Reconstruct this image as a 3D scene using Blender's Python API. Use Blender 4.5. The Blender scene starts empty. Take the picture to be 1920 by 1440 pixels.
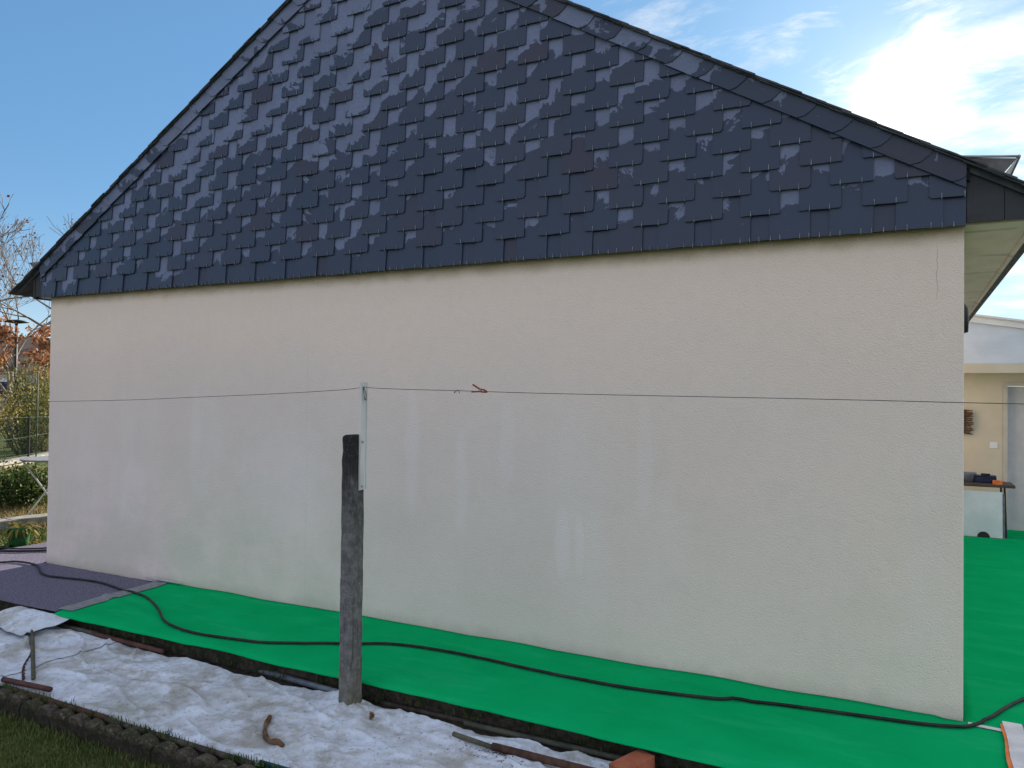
import bpy, bmesh, math, random
from math import radians as rad, sin, cos, pi
from mathutils import Vector, Matrix, noise as mn
import numpy as np

random.seed(7)
S = bpy.context.scene
COL = S.collection

# ------------------------------------------------------------------ camera
CAM = Vector((7.521, -4.693, 1.688)); YAW, PIT, ROL = rad(27.15), rad(.76), rad(.58); FPX = 1450.0
fw = Vector((-sin(YAW)*cos(PIT), cos(YAW)*cos(PIT), sin(PIT)))
rt0 = Vector((cos(YAW), sin(YAW), 0)); up0 = rt0.cross(fw)
rt = rt0*cos(ROL) + up0*sin(ROL); up = up0*cos(ROL) - rt0*sin(ROL)
cd = bpy.data.cameras.new('camera'); co = bpy.data.objects.new('camera', cd); COL.objects.link(co)
cd.sensor_width = 36.0; cd.lens = 36.0*FPX/1920; cd.clip_start = .05; cd.clip_end = 3000
m = Matrix((rt, up, -fw)).transposed().to_4x4(); m.translation = CAM; co.matrix_world = m
S.camera = co

# ------------------------------------------------------------------ world, sun, exposure
SUN_EL, SUN_AZ = 18.7, -0.5      # azimuth measured from +Y towards +X
w = bpy.data.worlds.new('World'); S.world = w; w.use_nodes = True
nt = w.node_tree; nt.nodes.clear()
def WN(t, **k):
    n = nt.nodes.new(t)
    for a, b in k.items(): setattr(n, a, b)
    return n
def wmath(op, a, b=None, c=None, clamp=False):
    n = WN('ShaderNodeMath', operation=op, use_clamp=clamp)
    for i, v in enumerate((a, b, c)):
        if v is None: continue
        if isinstance(v, (int, float)): n.inputs[i].default_value = v
        else: nt.links.new(v, n.inputs[i])
    return n.outputs[0]
out = WN('ShaderNodeOutputWorld'); bg = WN('ShaderNodeBackground'); bg.inputs[1].default_value = .12
sky = WN('ShaderNodeTexSky', sky_type='NISHITA', sun_disc=False)
sky.sun_elevation = rad(SUN_EL); sky.sun_rotation = rad(SUN_AZ); sky.altitude = 60; sky.air_density = 1.0; sky.dust_density = .5; sky.ozone_density = 1.5
gam = WN('ShaderNodeGamma'); gam.inputs[1].default_value = .5; nt.links.new(sky.outputs[0], gam.inputs[0])     # the phone's soft highlight curve
tint = WN('ShaderNodeVectorMath', operation='MULTIPLY'); tint.inputs[1].default_value = (.43, .775, 1.15); nt.links.new(gam.outputs[0], tint.inputs[0])
tc = WN('ShaderNodeTexCoord'); sep = WN('ShaderNodeSeparateXYZ'); nt.links.new(tc.outputs['Generated'], sep.inputs[0])
zc = wmath('ADD', wmath('MAXIMUM', sep.outputs[2], 0.0), .16)
cmb = WN('ShaderNodeCombineXYZ'); nt.links.new(wmath('DIVIDE', sep.outputs[0], zc), cmb.inputs[0]); nt.links.new(wmath('DIVIDE', sep.outputs[1], zc), cmb.inputs[1])
mp = WN('ShaderNodeMapping'); mp.inputs['Location'].default_value = (-6.6, 2.6, 0); mp.inputs['Rotation'].default_value = (0, 0, rad(25)); mp.inputs['Scale'].default_value = (1.0, 1.7, 1)
nt.links.new(cmb.outputs[0], mp.inputs[0])
n1 = WN('ShaderNodeTexNoise'); n1.inputs['Scale'].default_value = 1.9; n1.inputs['Detail'].default_value = 9; n1.inputs['Roughness'].default_value = .60
nt.links.new(mp.outputs[0], n1.inputs['Vector'])
n2 = WN('ShaderNodeTexNoise'); n2.inputs['Scale'].default_value = .45; n2.inputs['Detail'].default_value = 2
nt.links.new(mp.outputs[0], n2.inputs['Vector'])
dens = wmath('ADD', wmath('MULTIPLY', n1.outputs[0], 1.15), wmath('MULTIPLY', n2.outputs[0], .60))
gap = WN('ShaderNodeVectorMath', operation='DOT_PRODUCT'); nt.links.new(tc.outputs['Generated'], gap.inputs[0])      # the clear stretch of sky over the left of the house
gap.inputs[1].default_value = (sin(rad(-60))*cos(rad(10)), cos(rad(-60))*cos(rad(10)), sin(rad(10)))
gm = WN('ShaderNodeMapRange', interpolation_type='SMOOTHSTEP'); nt.links.new(gap.outputs['Value'], gm.inputs[0]); gm.inputs[1].default_value = cos(rad(84)); gm.inputs[2].default_value = cos(rad(24)); gm.inputs[4].default_value = .60
dens = wmath('SUBTRACT', dens, gm.outputs[0])
cov = WN('ShaderNodeMapRange', interpolation_type='SMOOTHSTEP'); cov.inputs['From Min'].default_value = .56; cov.inputs['From Max'].default_value = 1.02  # unseen cloud outside the view added thicker to light the shaded wall
nt.links.new(dens, cov.inputs[0])
# thin veil round the sun: forward scattering in the cloud
sd = Vector((sin(rad(SUN_AZ))*cos(rad(SUN_EL)), cos(rad(SUN_AZ))*cos(rad(SUN_EL)), sin(rad(SUN_EL))))
dp = WN('ShaderNodeVectorMath', operation='DOT_PRODUCT'); nt.links.new(tc.outputs['Generated'], dp.inputs[0]); dp.inputs[1].default_value = sd
dotp = wmath('MAXIMUM', dp.outputs['Value'], 0.0)
g1 = wmath('POWER', dotp, 8.0); g2 = wmath('POWER', dotp, 60.0); g3 = wmath('POWER', dotp, 700.0)
cb = wmath('ADD', wmath('ADD', wmath('ADD', 2.7, wmath('MULTIPLY', n1.outputs[0], 3.0)), wmath('MULTIPLY', g1, .1)), wmath('ADD', wmath('MULTIPLY', g2, .6), wmath('MULTIPLY', g3, 7.0)))
cmx = WN('ShaderNodeMix', data_type='RGBA'); nt.links.new(g1, cmx.inputs[0]); cmx.inputs[6].default_value = (.945, .96, 1.055, 1); cmx.inputs[7].default_value = (1.0, .96, .91, 1)
ccol = WN('ShaderNodeVectorMath', operation='SCALE'); nt.links.new(cmx.outputs[2], ccol.inputs[0]); nt.links.new(cb, ccol.inputs['Scale'])
n3 = WN('ShaderNodeTexNoise'); n3.inputs['Scale'].default_value = 3.4; n3.inputs['Detail'].default_value = 10; n3.inputs['Roughness'].default_value = .66; n3.inputs['Distortion'].default_value = .5
nt.links.new(mp.outputs[0], n3.inputs['Vector'])
gm2 = WN('ShaderNodeMapRange', interpolation_type='SMOOTHSTEP'); nt.links.new(gap.outputs['Value'], gm2.inputs[0]); gm2.inputs[1].default_value = cos(rad(50)); gm2.inputs[2].default_value = cos(rad(28)); gm2.inputs[3].default_value = 1; gm2.inputs[4].default_value = 0
wsp = WN('ShaderNodeMapRange', interpolation_type='SMOOTHSTEP'); nt.links.new(n3.outputs[0], wsp.inputs[0]); wsp.inputs[1].default_value = .46; wsp.inputs[2].default_value = .74
wisp = wmath('MULTIPLY', wmath('MULTIPLY', wsp.outputs[0], gm2.outputs[0]), .75)       # thin streaky cloud outside the clear stretch
covf = wmath('ADD', wmath('MAXIMUM', wmath('MULTIPLY', cov.outputs[0], .92), wisp), wmath('ADD', wmath('MULTIPLY', g2, .13), wmath('MULTIPLY', g3, .40)), clamp=True)
hz = wmath('MULTIPLY', wmath('POWER', wmath('SUBTRACT', 1.0, wmath('MAXIMUM', sep.outputs[2], 0.0)), 16.0), .62)
hmx = WN('ShaderNodeMix', data_type='RGBA'); nt.links.new(hz, hmx.inputs[0]); nt.links.new(tint.outputs[0], hmx.inputs[6]); hmx.inputs[7].default_value = (5.2, 5.1, 4.9, 1)
mix = WN('ShaderNodeMix', data_type='RGBA'); nt.links.new(covf, mix.inputs[0]); nt.links.new(hmx.outputs[2], mix.inputs[6]); nt.links.new(ccol.outputs[0], mix.inputs[7])
nt.links.new(mix.outputs[2], bg.inputs[0]); nt.links.new(bg.outputs[0], out.inputs[0])
sl = bpy.data.lights.new('sun', 'SUN'); sl.energy = 5.0; sl.angle = rad(.6); sl.color = (1, .90, .74)
so = bpy.data.objects.new('sun', sl); COL.objects.link(so); so.rotation_euler = (-rad(90-SUN_EL), 0, -rad(SUN_AZ)); so.location = (0, 20, 20)
S.view_settings.view_transform = 'Standard'; S.view_settings.look = 'None'; S.view_settings.gamma = 1; S.view_settings.use_curve_mapping = False
S.view_settings.exposure = 1.25
S.render.engine = 'CYCLES'; S.render.resolution_x = 1024; S.render.resolution_y = 768

# ------------------------------------------------------------------ helpers
def ray(x, y): return (fw + rt*((x-960)/FPX) + up*((720-y)/FPX)).normalized()
def onz(x, y, z=0.0):
    d = ray(x, y); return CAM + d*((z-CAM.z)/d.z)
def ony(x, y, Y):
    d = ray(x, y); return CAM + d*((Y-CAM.y)/d.y)
def at(x, y, t):
    d = ray(x, y); return CAM + d*(t/math.hypot(d.x, d.y))

class MB:
    def __init__(s): s.v = []; s.f = []; s.c = []
    def add(s, vs, fs, c=None):
        o = len(s.v); s.v += [tuple(v) for v in vs]; s.f += [tuple(i+o for i in f) for f in fs]
        if c is not None: s.c += [c]*len(fs)
    def box(s, x0, x1, y0, y1, z0, z1):
        s.add([(x0,y0,z0),(x1,y0,z0),(x1,y1,z0),(x0,y1,z0),(x0,y0,z1),(x1,y0,z1),(x1,y1,z1),(x0,y1,z1)],
              [(3,2,1,0),(4,5,6,7),(0,1,5,4),(1,2,6,5),(2,3,7,6),(3,0,4,7)]); return s
    def prism(s, poly, y0, y1):
        """poly of (x,z) extruded along y"""
        n = len(poly); a = sum(poly[i][0]*poly[(i+1)%n][1]-poly[(i+1)%n][0]*poly[i][1] for i in range(n))
        if a < 0: poly = poly[::-1]
        s.add([(x,y0,z) for x,z in poly]+[(x,y1,z) for x,z in poly],
              [tuple(range(n)), tuple(range(2*n-1,n-1,-1))]+[(i,n+i,n+(i+1)%n,(i+1)%n) for i in range(n)]); return s
    def prismz(s, poly, z0, z1):
        n = len(poly); a = sum(poly[i][0]*poly[(i+1)%n][1]-poly[(i+1)%n][0]*poly[i][1] for i in range(n))
        if a < 0: poly = poly[::-1]
        s.add([(x,y,z0) for x,y in poly]+[(x,y,z1) for x,y in poly],
              [tuple(range(n-1,-1,-1)), tuple(range(n,2*n))]+[(i,(i+1)%n,n+(i+1)%n,n+i) for i in range(n)]); return s
    def tube(s, pts, r, k=8, c=None, cap=True):
        pts = [Vector(p) for p in pts]; n = len(pts); rr = r if isinstance(r, (list, tuple)) else [r]*n
        vs = []; ref = Vector((.3,.2,.93)).normalized()
        for i, p in enumerate(pts):
            t = (pts[min(i+1,n-1)]-pts[max(i-1,0)])
            if t.length < 1e-9: t = Vector((0,0,1))
            t.normalize()
            a = t.cross(ref)
            if a.length < .1: a = t.cross(Vector((1,0,0)))
            a.normalize(); b = t.cross(a)
            vs += [p+(a*cos(2*pi*j/k)+b*sin(2*pi*j/k))*rr[i] for j in range(k)]
        fs = [(i*k+j, i*k+(j+1)%k, (i+1)*k+(j+1)%k, (i+1)*k+j) for i in range(n-1) for j in range(k)]
        if cap: fs += [tuple(range(k-1,-1,-1)), tuple((n-1)*k+j for j in range(k))]
        s.add(vs, fs, c); return s
    def lathe(s, prof, c=(0,0,0), k=20):
        """prof (r,z)"""
        n = len(prof)
        vs = [(c[0]+r*cos(2*pi*j/k), c[1]+r*sin(2*pi*j/k), c[2]+z) for r,z in prof for j in range(k)]
        fs = [(i*k+j, i*k+(j+1)%k, (i+1)*k+(j+1)%k, (i+1)*k+j) for i in range(n-1) for j in range(k)]
        fs += [tuple(range(k-1,-1,-1)), tuple((n-1)*k+j for j in range(k))]
        s.add(vs, fs); return s
    def grid(s, xs, ys, fz):
        nx, ny = len(xs), len(ys)
        s.add([(x,y,fz(x,y)) for y in ys for x in xs], [(j*nx+i, j*nx+i+1, (j+1)*nx+i+1, (j+1)*nx+i) for j in range(ny-1) for i in range(nx-1)]); return s
    def mesh(s, name, mat, smooth=False):
        me = bpy.data.meshes.new(name); me.from_pydata(s.v, [], s.f); me.update()
        if mat: me.materials.append(mat)
        if smooth: me.polygons.foreach_set('use_smooth', [True]*len(me.polygons))
        if s.c and len(s.c) == len(s.f):
            at_ = me.attributes.new('tint', 'FLOAT', 'FACE'); at_.data.foreach_set('value', s.c)
        return me
    def build(s, name, mat, parent=None, smooth=False, bevel=0, loc=None):
        o = bpy.data.objects.new(name, s.mesh(name, mat, smooth)); COL.objects.link(o)
        if parent is not None: o.parent = parent
        if loc is not None: o.location = loc
        if bevel:
            b = o.modifiers.new('bevel', 'BEVEL'); b.width = bevel; b.segments = 2; b.limit_method = 'ANGLE'
        return o
def tag(o, label, cat, group=None, kind=None):
    o['label'] = label; o['category'] = cat
    if group: o['group'] = group
    if kind: o['kind'] = kind
    return o
def struct(o): o['kind'] = 'structure'; return o
def thing(name, label, cat, loc=(0,0,0), group=None, rz=0):
    o = bpy.data.objects.new(name, None); COL.objects.link(o); o.location = loc; o.rotation_euler[2] = rz; o.empty_display_size = .1
    return tag(o, label, cat, group)
def fbm(x, y, z=0, o=4):
    a, v, f = .5, 0, 1
    for _ in range(o): v += a*mn.noise(Vector((x*f, y*f, z+f*3.1))); a *= .5; f *= 2.03
    return v
def lin(a, b, n): return [a+(b-a)*i/(n-1) for i in range(n)]
def smooth_path(pts, n=8):
    """Catmull-Rom through points"""
    P = [Vector(p) for p in pts]; P = [P[0]*2-P[1]]+P+[P[-1]*2-P[-2]]; o = []
    for i in range(1, len(P)-2):
        for j in range(n):
            t = j/n; a, b, c, d = P[i-1:i+3]
            o.append(.5*((2*b)+(c-a)*t+(2*a-5*b+4*c-d)*t*t+(3*b-a-3*c+d)*t**3))
    o.append(P[-2]); return o

# ------------------------------------------------------------------ materials
class Mt:
    def __init__(s, name, rough=.8, metal=0, spec=.3):
        s.m = bpy.data.materials.new(name); s.m.use_nodes = True; s.t = s.m.node_tree; s.b = s.t.nodes['Principled BSDF']
        s.b.inputs['Roughness'].default_value = rough; s.b.inputs['Metallic'].default_value = metal; s.b.inputs['Specular IOR Level'].default_value = spec
        s._pos = None
    def n(s, t, **k):
        q = s.t.nodes.new(t)
        for a, b in k.items(): setattr(q, a, b)
        return q
    def link(s, a, b): s.t.links.new(a, b)
    def setin(s, i, v):
        if hasattr(v, 'is_linked') or hasattr(v, 'links'): s.link(v, i)
        else: i.default_value = v
    def pos(s):
        if s._pos is None: s._pos = s.n('ShaderNodeNewGeometry').outputs['Position']
        return s._pos
    def obj(s): return s.n('ShaderNodeTexCoord').outputs['Object']
    def xyz(s, v):
        q = s.n('ShaderNodeSeparateXYZ'); s.link(v, q.inputs[0]); return q.outputs
    def math(s, op, a, b=None, c=None, clamp=False):
        q = s.n('ShaderNodeMath', operation=op, use_clamp=clamp)
        for i, v in enumerate((a, b, c)):
            if v is not None: s.setin(q.inputs[i], v)
        return q.outputs[0]
    def noise(s, scale, detail=4, rough=.55, vec=None, stretch=None, dist=0):
        q = s.n('ShaderNodeTexNoise'); q.inputs['Scale'].default_value = scale; q.inputs['Detail'].default_value = detail; q.inputs['Roughness'].default_value = rough; q.inputs['Distortion'].default_value = dist
        vec = vec or s.pos()
        if stretch:
            mp = s.n('ShaderNodeMapping'); mp.inputs['Scale'].default_value = stretch; s.link(vec, mp.inputs[0]); vec = mp.outputs[0]
        s.link(vec, q.inputs['Vector']); return q.outputs[0]
    def ramp(s, v, a, b, c0=0.0, c1=1.0, sm=True):
        q = s.n('ShaderNodeMapRange', interpolation_type='SMOOTHSTEP' if sm else 'LINEAR')
        s.setin(q.inputs[0], v); 
        for i, x in ((1, a), (2, b), (3, c0), (4, c1)): s.setin(q.inputs[i], x)
        return q.outputs[0]
    def mix(s, f, a, b, mode='MIX'):
        q = s.n('ShaderNodeMix', data_type='RGBA', blend_type=mode); s.setin(q.inputs[0], f)
        for i, v in ((6, a), (7, b)):
            if isinstance(v, tuple): q.inputs[i].default_value = (*v, 1)
            else: s.link(v, q.inputs[i])
        return q.outputs[2]
    def color(s, c):
        if isinstance(c, tuple): s.b.inputs['Base Color'].default_value = (*c, 1)
        else: s.link(c, s.b.inputs['Base Color'])
        return s
    def bump(s, h, st=.5, d=.01):
        q = s.n('ShaderNodeBump'); q.inputs['Strength'].default_value = st; q.inputs['Distance'].default_value = d; s.link(h, q.inputs['Height']); s.link(q.outputs[0], s.b.inputs['Normal']); return s
    def rough(s, v): s.link(v, s.b.inputs['Roughness']); return s
def varied(name, c0, c1, scale=8, rough=.8, metal=0, spec=.3, bump=None, detail=5, stretch=None):
    m = Mt(name, rough, metal, spec); n = m.noise(scale, detail, .6, stretch=stretch)
    m.color(m.mix(m.ramp(n, .35, .65), c0, c1))
    if bump: m.bump(m.noise(bump[0], 4, .6), bump[1], bump[2])
    return m.m

# --- rendered wall
def wall_mat():
    m = Mt('render_wall', .92, 0, .15); p = m.xyz(m.pos()); x, z = p[0], p[2]
    base = m.mix(m.ramp(m.noise(.9, 3), .3, .7), (.775,.655,.60), (.805,.69,.635))
    base = m.mix(m.math('MULTIPLY', m.ramp(m.math('ADD', z, m.math('MULTIPLY', m.noise(.8, 3), .9)), 1.7, 2.9), .9), base, (.955,.77,.645))  # paler and warmer towards the top: brighter light there put in the colour
    base = m.mix(m.math('MULTIPLY', m.ramp(m.math('ADD', x, m.math('MULTIPLY', m.noise(.7, 3), 1.5)), 5.6, 8.2), .55), base, (.91,.735,.62))  # same painted warm light towards the right end
    mott = m.noise(14, 4, .65); base = m.mix(m.math('MULTIPLY', m.ramp(mott, .40, .72), .10), base, (.62,.54,.48))
    # washed pale runs below mid height
    st = m.noise(1.0, 4, .6, stretch=(1.5, 1, .45)); band = m.math('MULTIPLY', m.ramp(z, 2.0, 1.4), m.ramp(z, .0, .7, .25, 1))
    base = m.mix(m.math('MULTIPLY', m.math('MULTIPLY', m.ramp(st, .52, .66), band), .18), base, (.86,.81,.765))
    # whitish bloom and drips with shapes of their own
    def blob(cx, cz, rx, rz, thr, sc, amt):
        nonlocal base
        q = m.math('ADD', m.math('POWER', m.math('ABSOLUTE', m.math('DIVIDE', m.math('SUBTRACT', x, cx), rx)), 2.0), m.math('POWER', m.math('ABSOLUTE', m.math('DIVIDE', m.math('SUBTRACT', z, cz), rz)), 2.0))
        f = m.math('SUBTRACT', m.math('ADD', m.ramp(q, 0, 1.6, 1, 0, False), m.math('MULTIPLY', m.math('SUBTRACT', m.noise(sc, 6, .72), .5), 1.5)), thr)
        base = m.mix(m.math('MULTIPLY', m.ramp(f, -.10, .50), m.math("MULTIPLY", amt, .95)), base, (.90,.81,.80))
    blob(3.05, .98, .55, .62, .42, 5, .30); blob(1.25, .72, .22, .40, .40, 6, .26); blob(.55, .8, .35, .7, .5, 4, .20)
    blob(4.30, 1.25, .07, .50, .34, 4, .26); blob(4.72, 1.05, .06, .42, .34, 4, .24); blob(5.08, 1.30, .07, .36, .34, 4, .22); blob(5.50, .72, .06, .25, .32, 4, .30); blob(5.62, .70, .035, .22, .30, 4, .28); blob(6.05, 1.25, .06, .4, .36, 4, .2); blob(2.05, 1.25, .07, .5, .36, 4, .2)
    # damp, algae-tinted foot on the left half
    al = m.math('MULTIPLY', m.math('MULTIPLY', m.ramp(z, 1.5, .05), m.ramp(x, 6.2, 2.4)), m.ramp(m.noise(1.7, 5, .6), .34, .62))
    base = m.mix(m.math('MULTIPLY', al, .42), base, (.50,.52,.41))
    al2 = m.math('MULTIPLY', m.ramp(z, 2.0, 1.0), m.ramp(m.noise(1.6, 6, .68), .46, .64))
    base = m.mix(m.math('MULTIPLY', al2, .14), base, (.62,.585,.50))
    # ochre-brown line below the slates
    ochre = m.math('MULTIPLY', m.ramp(m.math('ADD', z, m.math('MULTIPLY', m.noise(5, 3), .07)), 2.52, 2.62), .75)
    base = m.mix(ochre, base, (.42,.32,.18))
    # dirt splash at the foot
    sp = m.math('MULTIPLY', m.ramp(m.math('ADD', z, m.math('MULTIPLY', m.noise(6, 4), .16)), .19, .08), .35)
    base = m.mix(sp, base, (.42,.39,.31))
    # hairline cracks
    def crack(cx, z0, z1, wd, amp, s):
        wob = m.math('MULTIPLY', m.math('SUBTRACT', m.noise(s, 5, .6, stretch=(0, 0, 1)), .5), amp)
        d = m.math('ABSOLUTE', m.math('SUBTRACT', m.math('SUBTRACT', x, cx), wob))
        r = m.math('MULTIPLY', m.ramp(d, wd, wd*2.4, 1, 0), m.math('MULTIPLY', m.ramp(z, z0, z0+.1), m.ramp(z, z1, z1-.1)))
        return r
    cr = m.math('MAXIMUM', m.math('MULTIPLY', crack(3.30, .05, 2.45, .0011, .035, 5), .12), m.math('MULTIPLY', crack(7.655, 2.18, 2.54, .0010, .05, 8), .40))
    base = m.mix(cr, base, (.16,.13,.10))
    spk = m.ramp(m.noise(55, 2, .5), .78, .83); base = m.mix(m.math('MULTIPLY', spk, .5), base, (.22,.19,.16))
    m.color(base)
    v = m.n('ShaderNodeTexVoronoi'); v.inputs['Scale'].default_value = 120; m.link(m.pos(), v.inputs['Vector'])
    h = m.math('ADD', m.math('MULTIPLY', m.noise(150, 3, .6), 1.0), m.math('MULTIPLY', v.outputs['Distance'], -.5))
    m.bump(h, .75, .006)
    return m.m
# --- slates, with dry (pale) and wet (dark) areas
def slate_mat(name, verge=False):
    m = Mt(name, .5, 0, .35); o = m.xyz(m.obj()); P = m.xyz(m.pos()); oi = m.n('ShaderNodeObjectInfo').outputs['Random']
    u = m.math('DIVIDE', P[0], 7.78); wv = m.math('DIVIDE', m.math('SUBTRACT', P[2], 2.6), 2.5)
    nz = m.noise(4.6, 6, .62, dist=.9); big = m.noise(.85, 2, .5)
    T = m.math('ADD', m.math('ADD', 1.02, m.math('MULTIPLY', m.math('SUBTRACT', u, .5), .95)), m.math('MULTIPLY', m.math('SUBTRACT', wv, .30), -1.45))
    T = m.math('ADD', T, m.math('MULTIPLY', m.math('SUBTRACT', big, .5), 2.2)); T = m.math('ADD', T, m.math('MULTIPLY', m.math('SUBTRACT', oi, .5), .45))
    if verge: v = m.math('ADD', 1.0, m.math('MULTIPLY', o[2], 5.0))
    else: v = m.math('ADD', m.math('DIVIDE', o[2], .155), m.math('MULTIPLY', o[0], -1.8))
    v = m.math('ADD', v, m.math('MULTIPLY', m.math('SUBTRACT', nz, .5), 3.6))
    dry = m.ramp(m.math('SUBTRACT', v, T), -.03, .05)
    fine = m.noise(60, 4, .6); hue = m.math('FRACT', m.math('MULTIPLY', oi, 7.31))
    wet = m.mix(hue, (.027,.045,.086), (.034,.047,.084)); wet = m.mix(m.ramp(m.math('FRACT', m.math('MULTIPLY', oi, 13.7)), .80, .95), wet, (.037,.039,.068))
    dryc = m.mix(m.ramp(fine, .3, .7), (.140,.166,.265), (.180,.210,.320))
    dryc = m.mix(m.math('MULTIPLY', m.ramp(m.noise(3, 3), .4, .65), .5), dryc, (.112,.133,.21))
    c = m.mix(dry, wet, dryc)
    c = m.mix(m.math('MULTIPLY', m.ramp(m.noise(28, 3), .72, .78), .6), c, (.16,.165,.18))
    m.color(c); m.rough(m.ramp(dry, 0, 1, .40, .50))
    m.bump(m.math('ADD', m.noise(26, 5, .6, stretch=(1,1,.5)), m.math('MULTIPLY', dry, .02)), .3, .004)
    return m.m
M = {}
M['wall'] = wall_mat(); M['slate'] = slate_mat('slate'); M['vslate'] = slate_mat('verge_slate', True)
M['backing'] = varied('backing', (.012,.013,.016), (.02,.021,.025), 6, .9)
M['eave'] = varied('eave_slate', (.030,.031,.035), (.045,.045,.050), 5, .6, bump=(30,.2,.004))
M['roof'] = varied('roof_slate', (.035,.037,.045), (.075,.075,.08), 9, .6, bump=(40,.3,.004))
M['zinc'] = varied('zinc', (.28,.29,.30), (.42,.43,.44), 7, .5, .7, .5)
M['oldzinc'] = varied('old_zinc', (.10,.095,.09), (.19,.18,.175), 9, .7, .1, .3)
M['hook'] = varied('hook', (.12,.12,.13), (.3,.3,.31), 40, .45, .8, .5)
def soffit_mat():
    m = Mt('soffit_paint', .7); g = m.noise(2.2, 5, .6, stretch=(3, 1.3, 1)); c = m.mix(m.ramp(g, .35, .7), (.88,.70,.66), (.78,.60,.56))
    bare = m.noise(1.6, 5, .65, stretch=(.5, 3.2, 1)); P = m.xyz(m.pos())
    c = m.mix(m.math('MULTIPLY', m.ramp(bare, .60, .66), m.ramp(P[1], 1.0, 2.8, .35, .9)), c, (.16,.10,.06))
    return m.color(c).bump(m.noise(50,4), .3, .004).m
M['soffit'] = soffit_mat()
def carpet_mat():
    m = Mt('green_carpet', .95, 0, .0); n = m.noise(3.0, 3); c = m.mix(m.ramp(n, .2, .8), (.004,.37,.114), (.006,.43,.140))
    f = m.noise(420, 2, .7); c = m.mix(m.math('MULTIPLY', m.ramp(f, .35, .7), .45), c, (.002,.34,.105))
    st = m.noise(2.2, 6, .7, stretch=(.5, 2.2, 1)); c = m.mix(m.math('MULTIPLY', m.ramp(st, .50, .66), .22), c, (.03,.50,.21)); d = m.noise(9, 6, .7); c = m.mix(m.math('MULTIPLY', m.ramp(d, .68, .80), .35), c, (.02,.12,.05))
    s = m.noise(70, 2, .5); c = m.mix(m.math('MULTIPLY', m.ramp(s, .79, .81), .6), c, (.30,.36,.28))
    return m.color(c).bump(m.math('ADD', f, m.math('MULTIPLY', m.noise(30,3), .6)), .35, .003).m
M['carpet'] = carpet_mat()
def felt_mat():
    m = Mt('felt_mat', .95, 0, .08); a = m.noise(42, 4, .7, stretch=(1, 2.4, 1)); b = m.noise(120, 3, .7)
    c = m.mix(m.ramp(a, .38, .62), (.10,.088,.13), (.205,.19,.25)); c = m.mix(m.math('MULTIPLY', m.ramp(b, .60, .72), .7), c, (.38,.36,.42))
    c = m.mix(m.math('MULTIPLY', m.ramp(m.noise(85, 3, .7), .60, .70), .6), c, (.035,.03,.045))
    return m.color(c).bump(a, .8, .008).m
M['felt'] = felt_mat()
def sheet_mat():
    m = Mt('fleece_sheet', .9, 0, .12); P = m.xyz(m.pos())
    c = m.mix(m.ramp(m.noise(5, 5, .65), .35, .7), (.68,.74,.84), (.58,.62,.68))
    st = m.noise(2.6, 6, .68, dist=.6); c = m.mix(m.math('MULTIPLY', m.ramp(st, .47, .66), .7), c, (.30,.265,.195))
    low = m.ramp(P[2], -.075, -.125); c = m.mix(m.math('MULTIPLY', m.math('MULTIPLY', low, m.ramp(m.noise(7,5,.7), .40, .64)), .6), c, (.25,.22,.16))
    c = m.mix(m.math('MULTIPLY', m.ramp(m.noise(1.4,5,.6), .50, .66), .4), c, (.26,.27,.20))
    sp = m.noise(42, 5, .75); c = m.mix(m.math('MULTIPLY', m.ramp(sp, .54, .68), .7), c, (.20,.175,.125))
    sp = m.noise(24, 2, .5); c = m.mix(m.ramp(sp, .765, .785), c, (.045,.035,.025))
    return m.color(c).bump(m.math('ADD', m.noise(34, 5, .7), m.noise(160, 3)), .55, .005).m
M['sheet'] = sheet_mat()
def concrete_post_mat():
    m = Mt('post_concrete', .9, 0, .15); P = m.xyz(m.pos())
    c = m.mix(m.ramp(m.noise(26,5,.7), .35, .68), (.11,.107,.104), (.22,.212,.205))
    topd = m.math('MULTIPLY', m.ramp(P[2], .55, 1.42), m.ramp(m.math('ADD', m.noise(13,6,.75,stretch=(1.5,1.5,.3)), m.math('MULTIPLY', m.ramp(P[2], .9, 1.42), .24)), .38, .66))
    c = m.mix(m.math('MULTIPLY', topd, .92), c, (.018,.017,.017))
    dr = m.noise(9,5,.65,stretch=(2.5,2.5,.25)); c = m.mix(m.math('MULTIPLY', m.ramp(dr, .52, .66), .6), c, (.05,.047,.045))
    moss = m.math('MULTIPLY', m.ramp(P[2], .22, -.08), m.ramp(m.noise(14,4,.6), .3, .6)); c = m.mix(m.math('MULTIPLY', moss, .6), c, (.13,.125,.055))
    sp = m.noise(75,3,.6); c = m.mix(m.math('MULTIPLY', m.ramp(sp, .62, .68), .45), c, (.30,.29,.28))
    return m.color(c).bump(m.math('ADD', m.noise(60,5,.7), m.math('MULTIPLY', m.noise(190,2), .6)), .7, .006).m
M['post'] = concrete_post_mat()
M['white_metal'] = varied('white_metal', (.62,.62,.60), (.72,.72,.70), 12, .45, .1, .5, detail=6, stretch=(1,1,.3))
M['steel'] = varied('steel', (.3,.3,.3), (.5,.5,.5), 30, .35, .9)
M['wire'] = varied('wire_green', (.025,.035,.03), (.05,.06,.05), 30, .5)
M['rubber'] = varied('rubber', (.005,.006,.007), (.024,.024,.023), 9, .55, 0, .3, detail=7)
M['peg'] = varied('peg_plastic', (.33,.055,.025), (.22,.04,.02), 60, .6)
M['concrete'] = varied('concrete', (.20,.19,.17), (.34,.32,.29), 7, .92, bump=(60,.5,.006))
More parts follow.
